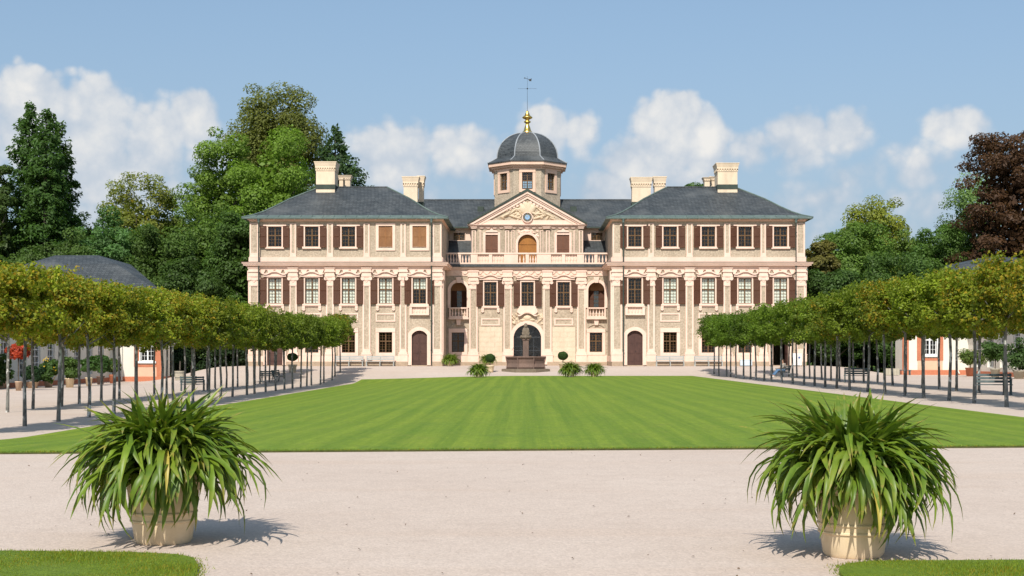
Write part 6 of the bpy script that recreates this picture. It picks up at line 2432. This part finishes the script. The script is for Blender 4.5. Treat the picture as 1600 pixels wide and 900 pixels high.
# small white table-like box and a folding board by the open door of the right wing
x = X_(1165.5, -0.9)
t = empty('display_box', (x, PY0 - 0.9, H(x, PY0 - 0.9)), 'low pale blue-white box standing against the right wing', 'box')
MB().box(-0.55, 0.55, -0.22, 0.22, 0.06, 0.58).build('box', 'pale_blue_paint', t)
MB().box(-0.58, 0.58, -0.25, 0.25, 0.581, 0.62).build('lid', 'white_paint', t)
MB().box(-0.5, 0.5, -0.18, 0.18, 0.0, 0.059).build('foot', 'iron', t)
x = X_(1245.5, -1.2)
t = empty('folding_board', (x, PY0 - 1.3, H(x, PY0 - 1.3)), 'white folding sign board with a blue mark outside the right wing', 'sign', None, R(12))
for s, nm in ((-1, 'board'), (1, 'board')):
    o = MB().prism([(-0.34, 0.08), (0.34, 0.08), (0.26, 1.22), (-0.26, 1.22)], -0.018, 0.018).build(nm, 'white_paint', t, (0, s * 0.26, 0))
    o.rotation_euler = (-s * R(-11) * -1, 0, 0)
    for q in (-1, 1):
        MB().box(q * 0.3 - 0.04, q * 0.3 + 0.04, -0.03, 0.03, 0, 0.079).build('foot', 'iron', o)
    if s < 0:
        MB().tube([(0, -0.019, 0.82), (0, -0.026, 0.82)], 0.10, 14).build('printed_mark', 'blue_print', o)

# ------------------------------------------------------------------ seated person
bp = pb_.location
per = empty('person', bp, 'person in blue jeans and grey top sitting on the bench', 'person', None, R(-78))
mb = MB()
hip, knee, foot = (0.0, 0.02, 0.52), (0.0, -0.44, 0.56), (0.0, -0.86, 0.10)
mb.ball((0, 0.06, 0.56), 0.15, 8, (1.15, 0.95, 0.9))
mb.tube([(0, 0.06, 0.55), (0, 0.10, 0.80), (0, 0.06, 1.02)], [0.14, 0.14, 0.15], 12)
mb.tube([(0, 0.05, 1.0), (0, 0.01, 1.16)], [0.07, 0.055], 8)
mb.ball((0, -0.02, 1.25), 0.105, 8, (0.85, 1.0, 1.2))
mb.ball((0, -0.125, 1.245), 0.022, 5, (0.8, 1, 1.3))
for s in (-1, 1):
    mb.ball((s * 0.088, -0.01, 1.25), 0.024, 5, (0.5, 1, 1.4))
    mb.tube([(s * 0.09, 0.03, 0.55), (s * 0.11, -0.42, 0.55), (s * 0.12, -0.66, 0.27), (s * 0.12, -0.84, 0.09)], [0.085, 0.065, 0.052, 0.038], 10)
    mb.tube([(s * 0.17, 0.05, 1.0), (s * 0.22, -0.02, 0.78), (s * 0.12, -0.22, 0.72)], [0.058, 0.045, 0.034], 8)
    mb.ball((s * 0.10, -0.27, 0.71), 0.042, 5, (0.7, 1.2, 0.6))
    for f_ in range(4):
        mb.tube([(s * 0.10 + (f_ - 1.5) * 0.02, -0.28, 0.71), (s * 0.10 + (f_ - 1.5) * 0.022, -0.345 - 0.008 * (f_ % 3), 0.70), (s * 0.10 + (f_ - 1.5) * 0.022, -0.37, 0.675)], [0.012, 0.010, 0.009], 6)
    mb.tube([(s * 0.075, -0.25, 0.715), (s * 0.045, -0.29, 0.71), (s * 0.04, -0.32, 0.70)], [0.014, 0.012, 0.01], 6)
fused('body', 'skin', mb, per, 0.014, smooth=2)
mb = MB()
mb.tube([(0, 0.06, 0.56), (0, 0.10, 0.80), (0, 0.06, 1.03), (0, 0.05, 1.07)], [0.16, 0.165, 0.175, 0.09], 12)
for s in (-1, 1):
    mb.tube([(s * 0.13, 0.05, 1.01), (s * 0.225, -0.01, 0.80), (s * 0.16, -0.16, 0.735)], [0.08, 0.064, 0.055], 9)
fused('shirt', 'shirt', mb, per, 0.02, smooth=2)
mb = MB()
mb.ball((0, 0.06, 0.55), 0.175, 8, (1.12, 0.95, 0.72))
for s in (-1, 1):
    mb.tube([(s * 0.09, 0.03, 0.55), (s * 0.11, -0.42, 0.56), (s * 0.12, -0.64, 0.30), (s * 0.12, -0.76, 0.18)], [0.105, 0.085, 0.075, 0.072], 10)
fused('trousers', 'jeans', mb, per, 0.02, smooth=2)
mb = MB()
mb.ball((0, 0.02, 1.29), 0.112, 8, (0.92, 1.0, 1.02))
mb.ball((0, 0.06, 1.20), 0.08, 8, (1.0, 0.7, 1.3))
fused('hair', 'hair', mb, per, 0.02, smooth=2)
for s in (-1, 1):
    mb = MB()
    mb.ball((s * 0.12, -0.90, 0.055), 0.055, 6, (0.8, 2.1, 0.85))
    mb.ball((s * 0.12, -0.82, 0.09), 0.05, 6)
    fused('shoe', 'white_paint', mb, per, 0.016, smooth=2)

# ------------------------------------------------------------------ grass blades, fallen leaves


def in_poly(poly, x, y):
    c = np.zeros(len(x), bool)
    n = len(poly)
    for i in range(n):
        x0, y0 = poly[i]
        x1, y1 = poly[(i + 1) % n]
        k = ((y0 > y) != (y1 > y)) & (x < (x1 - x0) * (y - y0) / ((y1 - y0) or 1e-9) + x0)
        c ^= k
    return c


def blades(name, x, y, z, h, w, col, label):
    n = len(x)
    a = rng.uniform(0, 2 * PI, n)
    lean = rng.uniform(0.1, 0.75, n) * h
    la = rng.uniform(0, 2 * PI, n)
    v = np.empty((n, 3, 3))
    v[:, 0] = np.stack([x - np.cos(a) * w, y - np.sin(a) * w, z], 1)
    v[:, 1] = np.stack([x + np.cos(a) * w, y + np.sin(a) * w, z], 1)
    v[:, 2] = np.stack([x + np.cos(la) * lean, y + np.sin(la) * lean, z + h], 1)
    me = bpy.data.meshes.new(name)
    me.vertices.add(3 * n)
    me.vertices.foreach_set('co', v.reshape(-1))
    me.loops.add(3 * n)
    me.loops.foreach_set('vertex_index', np.arange(3 * n, dtype=np.int32))
    me.polygons.add(n)
    me.polygons.foreach_set('loop_start', np.arange(0, 3 * n, 3, dtype=np.int32))
    at = me.attributes.new('tint', 'FLOAT', 'FACE')
    at.data.foreach_set('value', rng.random(n).astype(np.float32))
    me.materials.append(MATS['leaves'])
    me.update()
    me.validate()
    o = link(name, me)
    o.color = (*col, 0.34)
    o['kind'] = 'stuff'
    return tag(o, label)


rng = np.random.default_rng(55)
for poly, lab, x0, x1 in ((LCORN, 'short grass blades of the left corner lawn', -5.4, -2.2), (RCORN, 'short grass blades of the right corner lawn', 2.2, 5.2)):
    n = 62000
    x = rng.uniform(x0, x1, n)
    y = rng.uniform(9.6, 11.8, n)
    x += 0.03 * rng.normal(size=n)
    jx, jy = x + 0.05 * rng.normal(size=n), y + 0.04 * rng.normal(size=n)
    ok = in_poly(poly, jx, jy)
    x, y = x[ok], y[ok]
    h = rng.uniform(0.012, 0.036, len(x)) * (0.8 + 0.4 * np.sin(3 * x) * np.sin(4 * y))
    blades('grass', x, y, np.full(len(x), 0.02), h, 0.004 * np.ones(len(x)), (0.20, 0.265, 0.024), lab)
n = 6000
x = rng.uniform(-11.5, 11.5, n)
y = 24.29 + rng.random(n) ** 2.0 * 0.22
yy_ = y + np.maximum(0, 1 - (y - 24.3) / 6) * 0.09 * x + 0.012 * rng.normal(size=n)
z = np.array([H(a, b) for a, b in zip(x, yy_)]) + 0.03
blades('grass', x, yy_, z, rng.uniform(0.012, 0.032, n), 0.007 * np.ones(n), (0.11, 0.185, 0.016), 'grass fringe along the near edge of the long lawn')
n = 220
x, y = rng.uniform(-9, 9, n), 10.4 + rng.random(n) ** 1.3 * 13.5
ok = ~(in_poly(LCORN, x, y) | in_poly(RCORN, x, y))
x, y = x[ok], y[ok]
n = len(x)
z = np.array([H(a, b) for a, b in zip(x, y)]) + 0.012
lit = link('litter', leaf_mesh('litter', np.stack([x, y, z], 1), np.array([0, 0, 1.0]) + 0.3 * rng.normal(size=(n, 3)), rng.uniform(0.012, 0.04, n), rng.random(n), 'litter'))
lit['kind'] = 'stuff'
tag(lit, 'scattered dry leaf bits on the gravel')
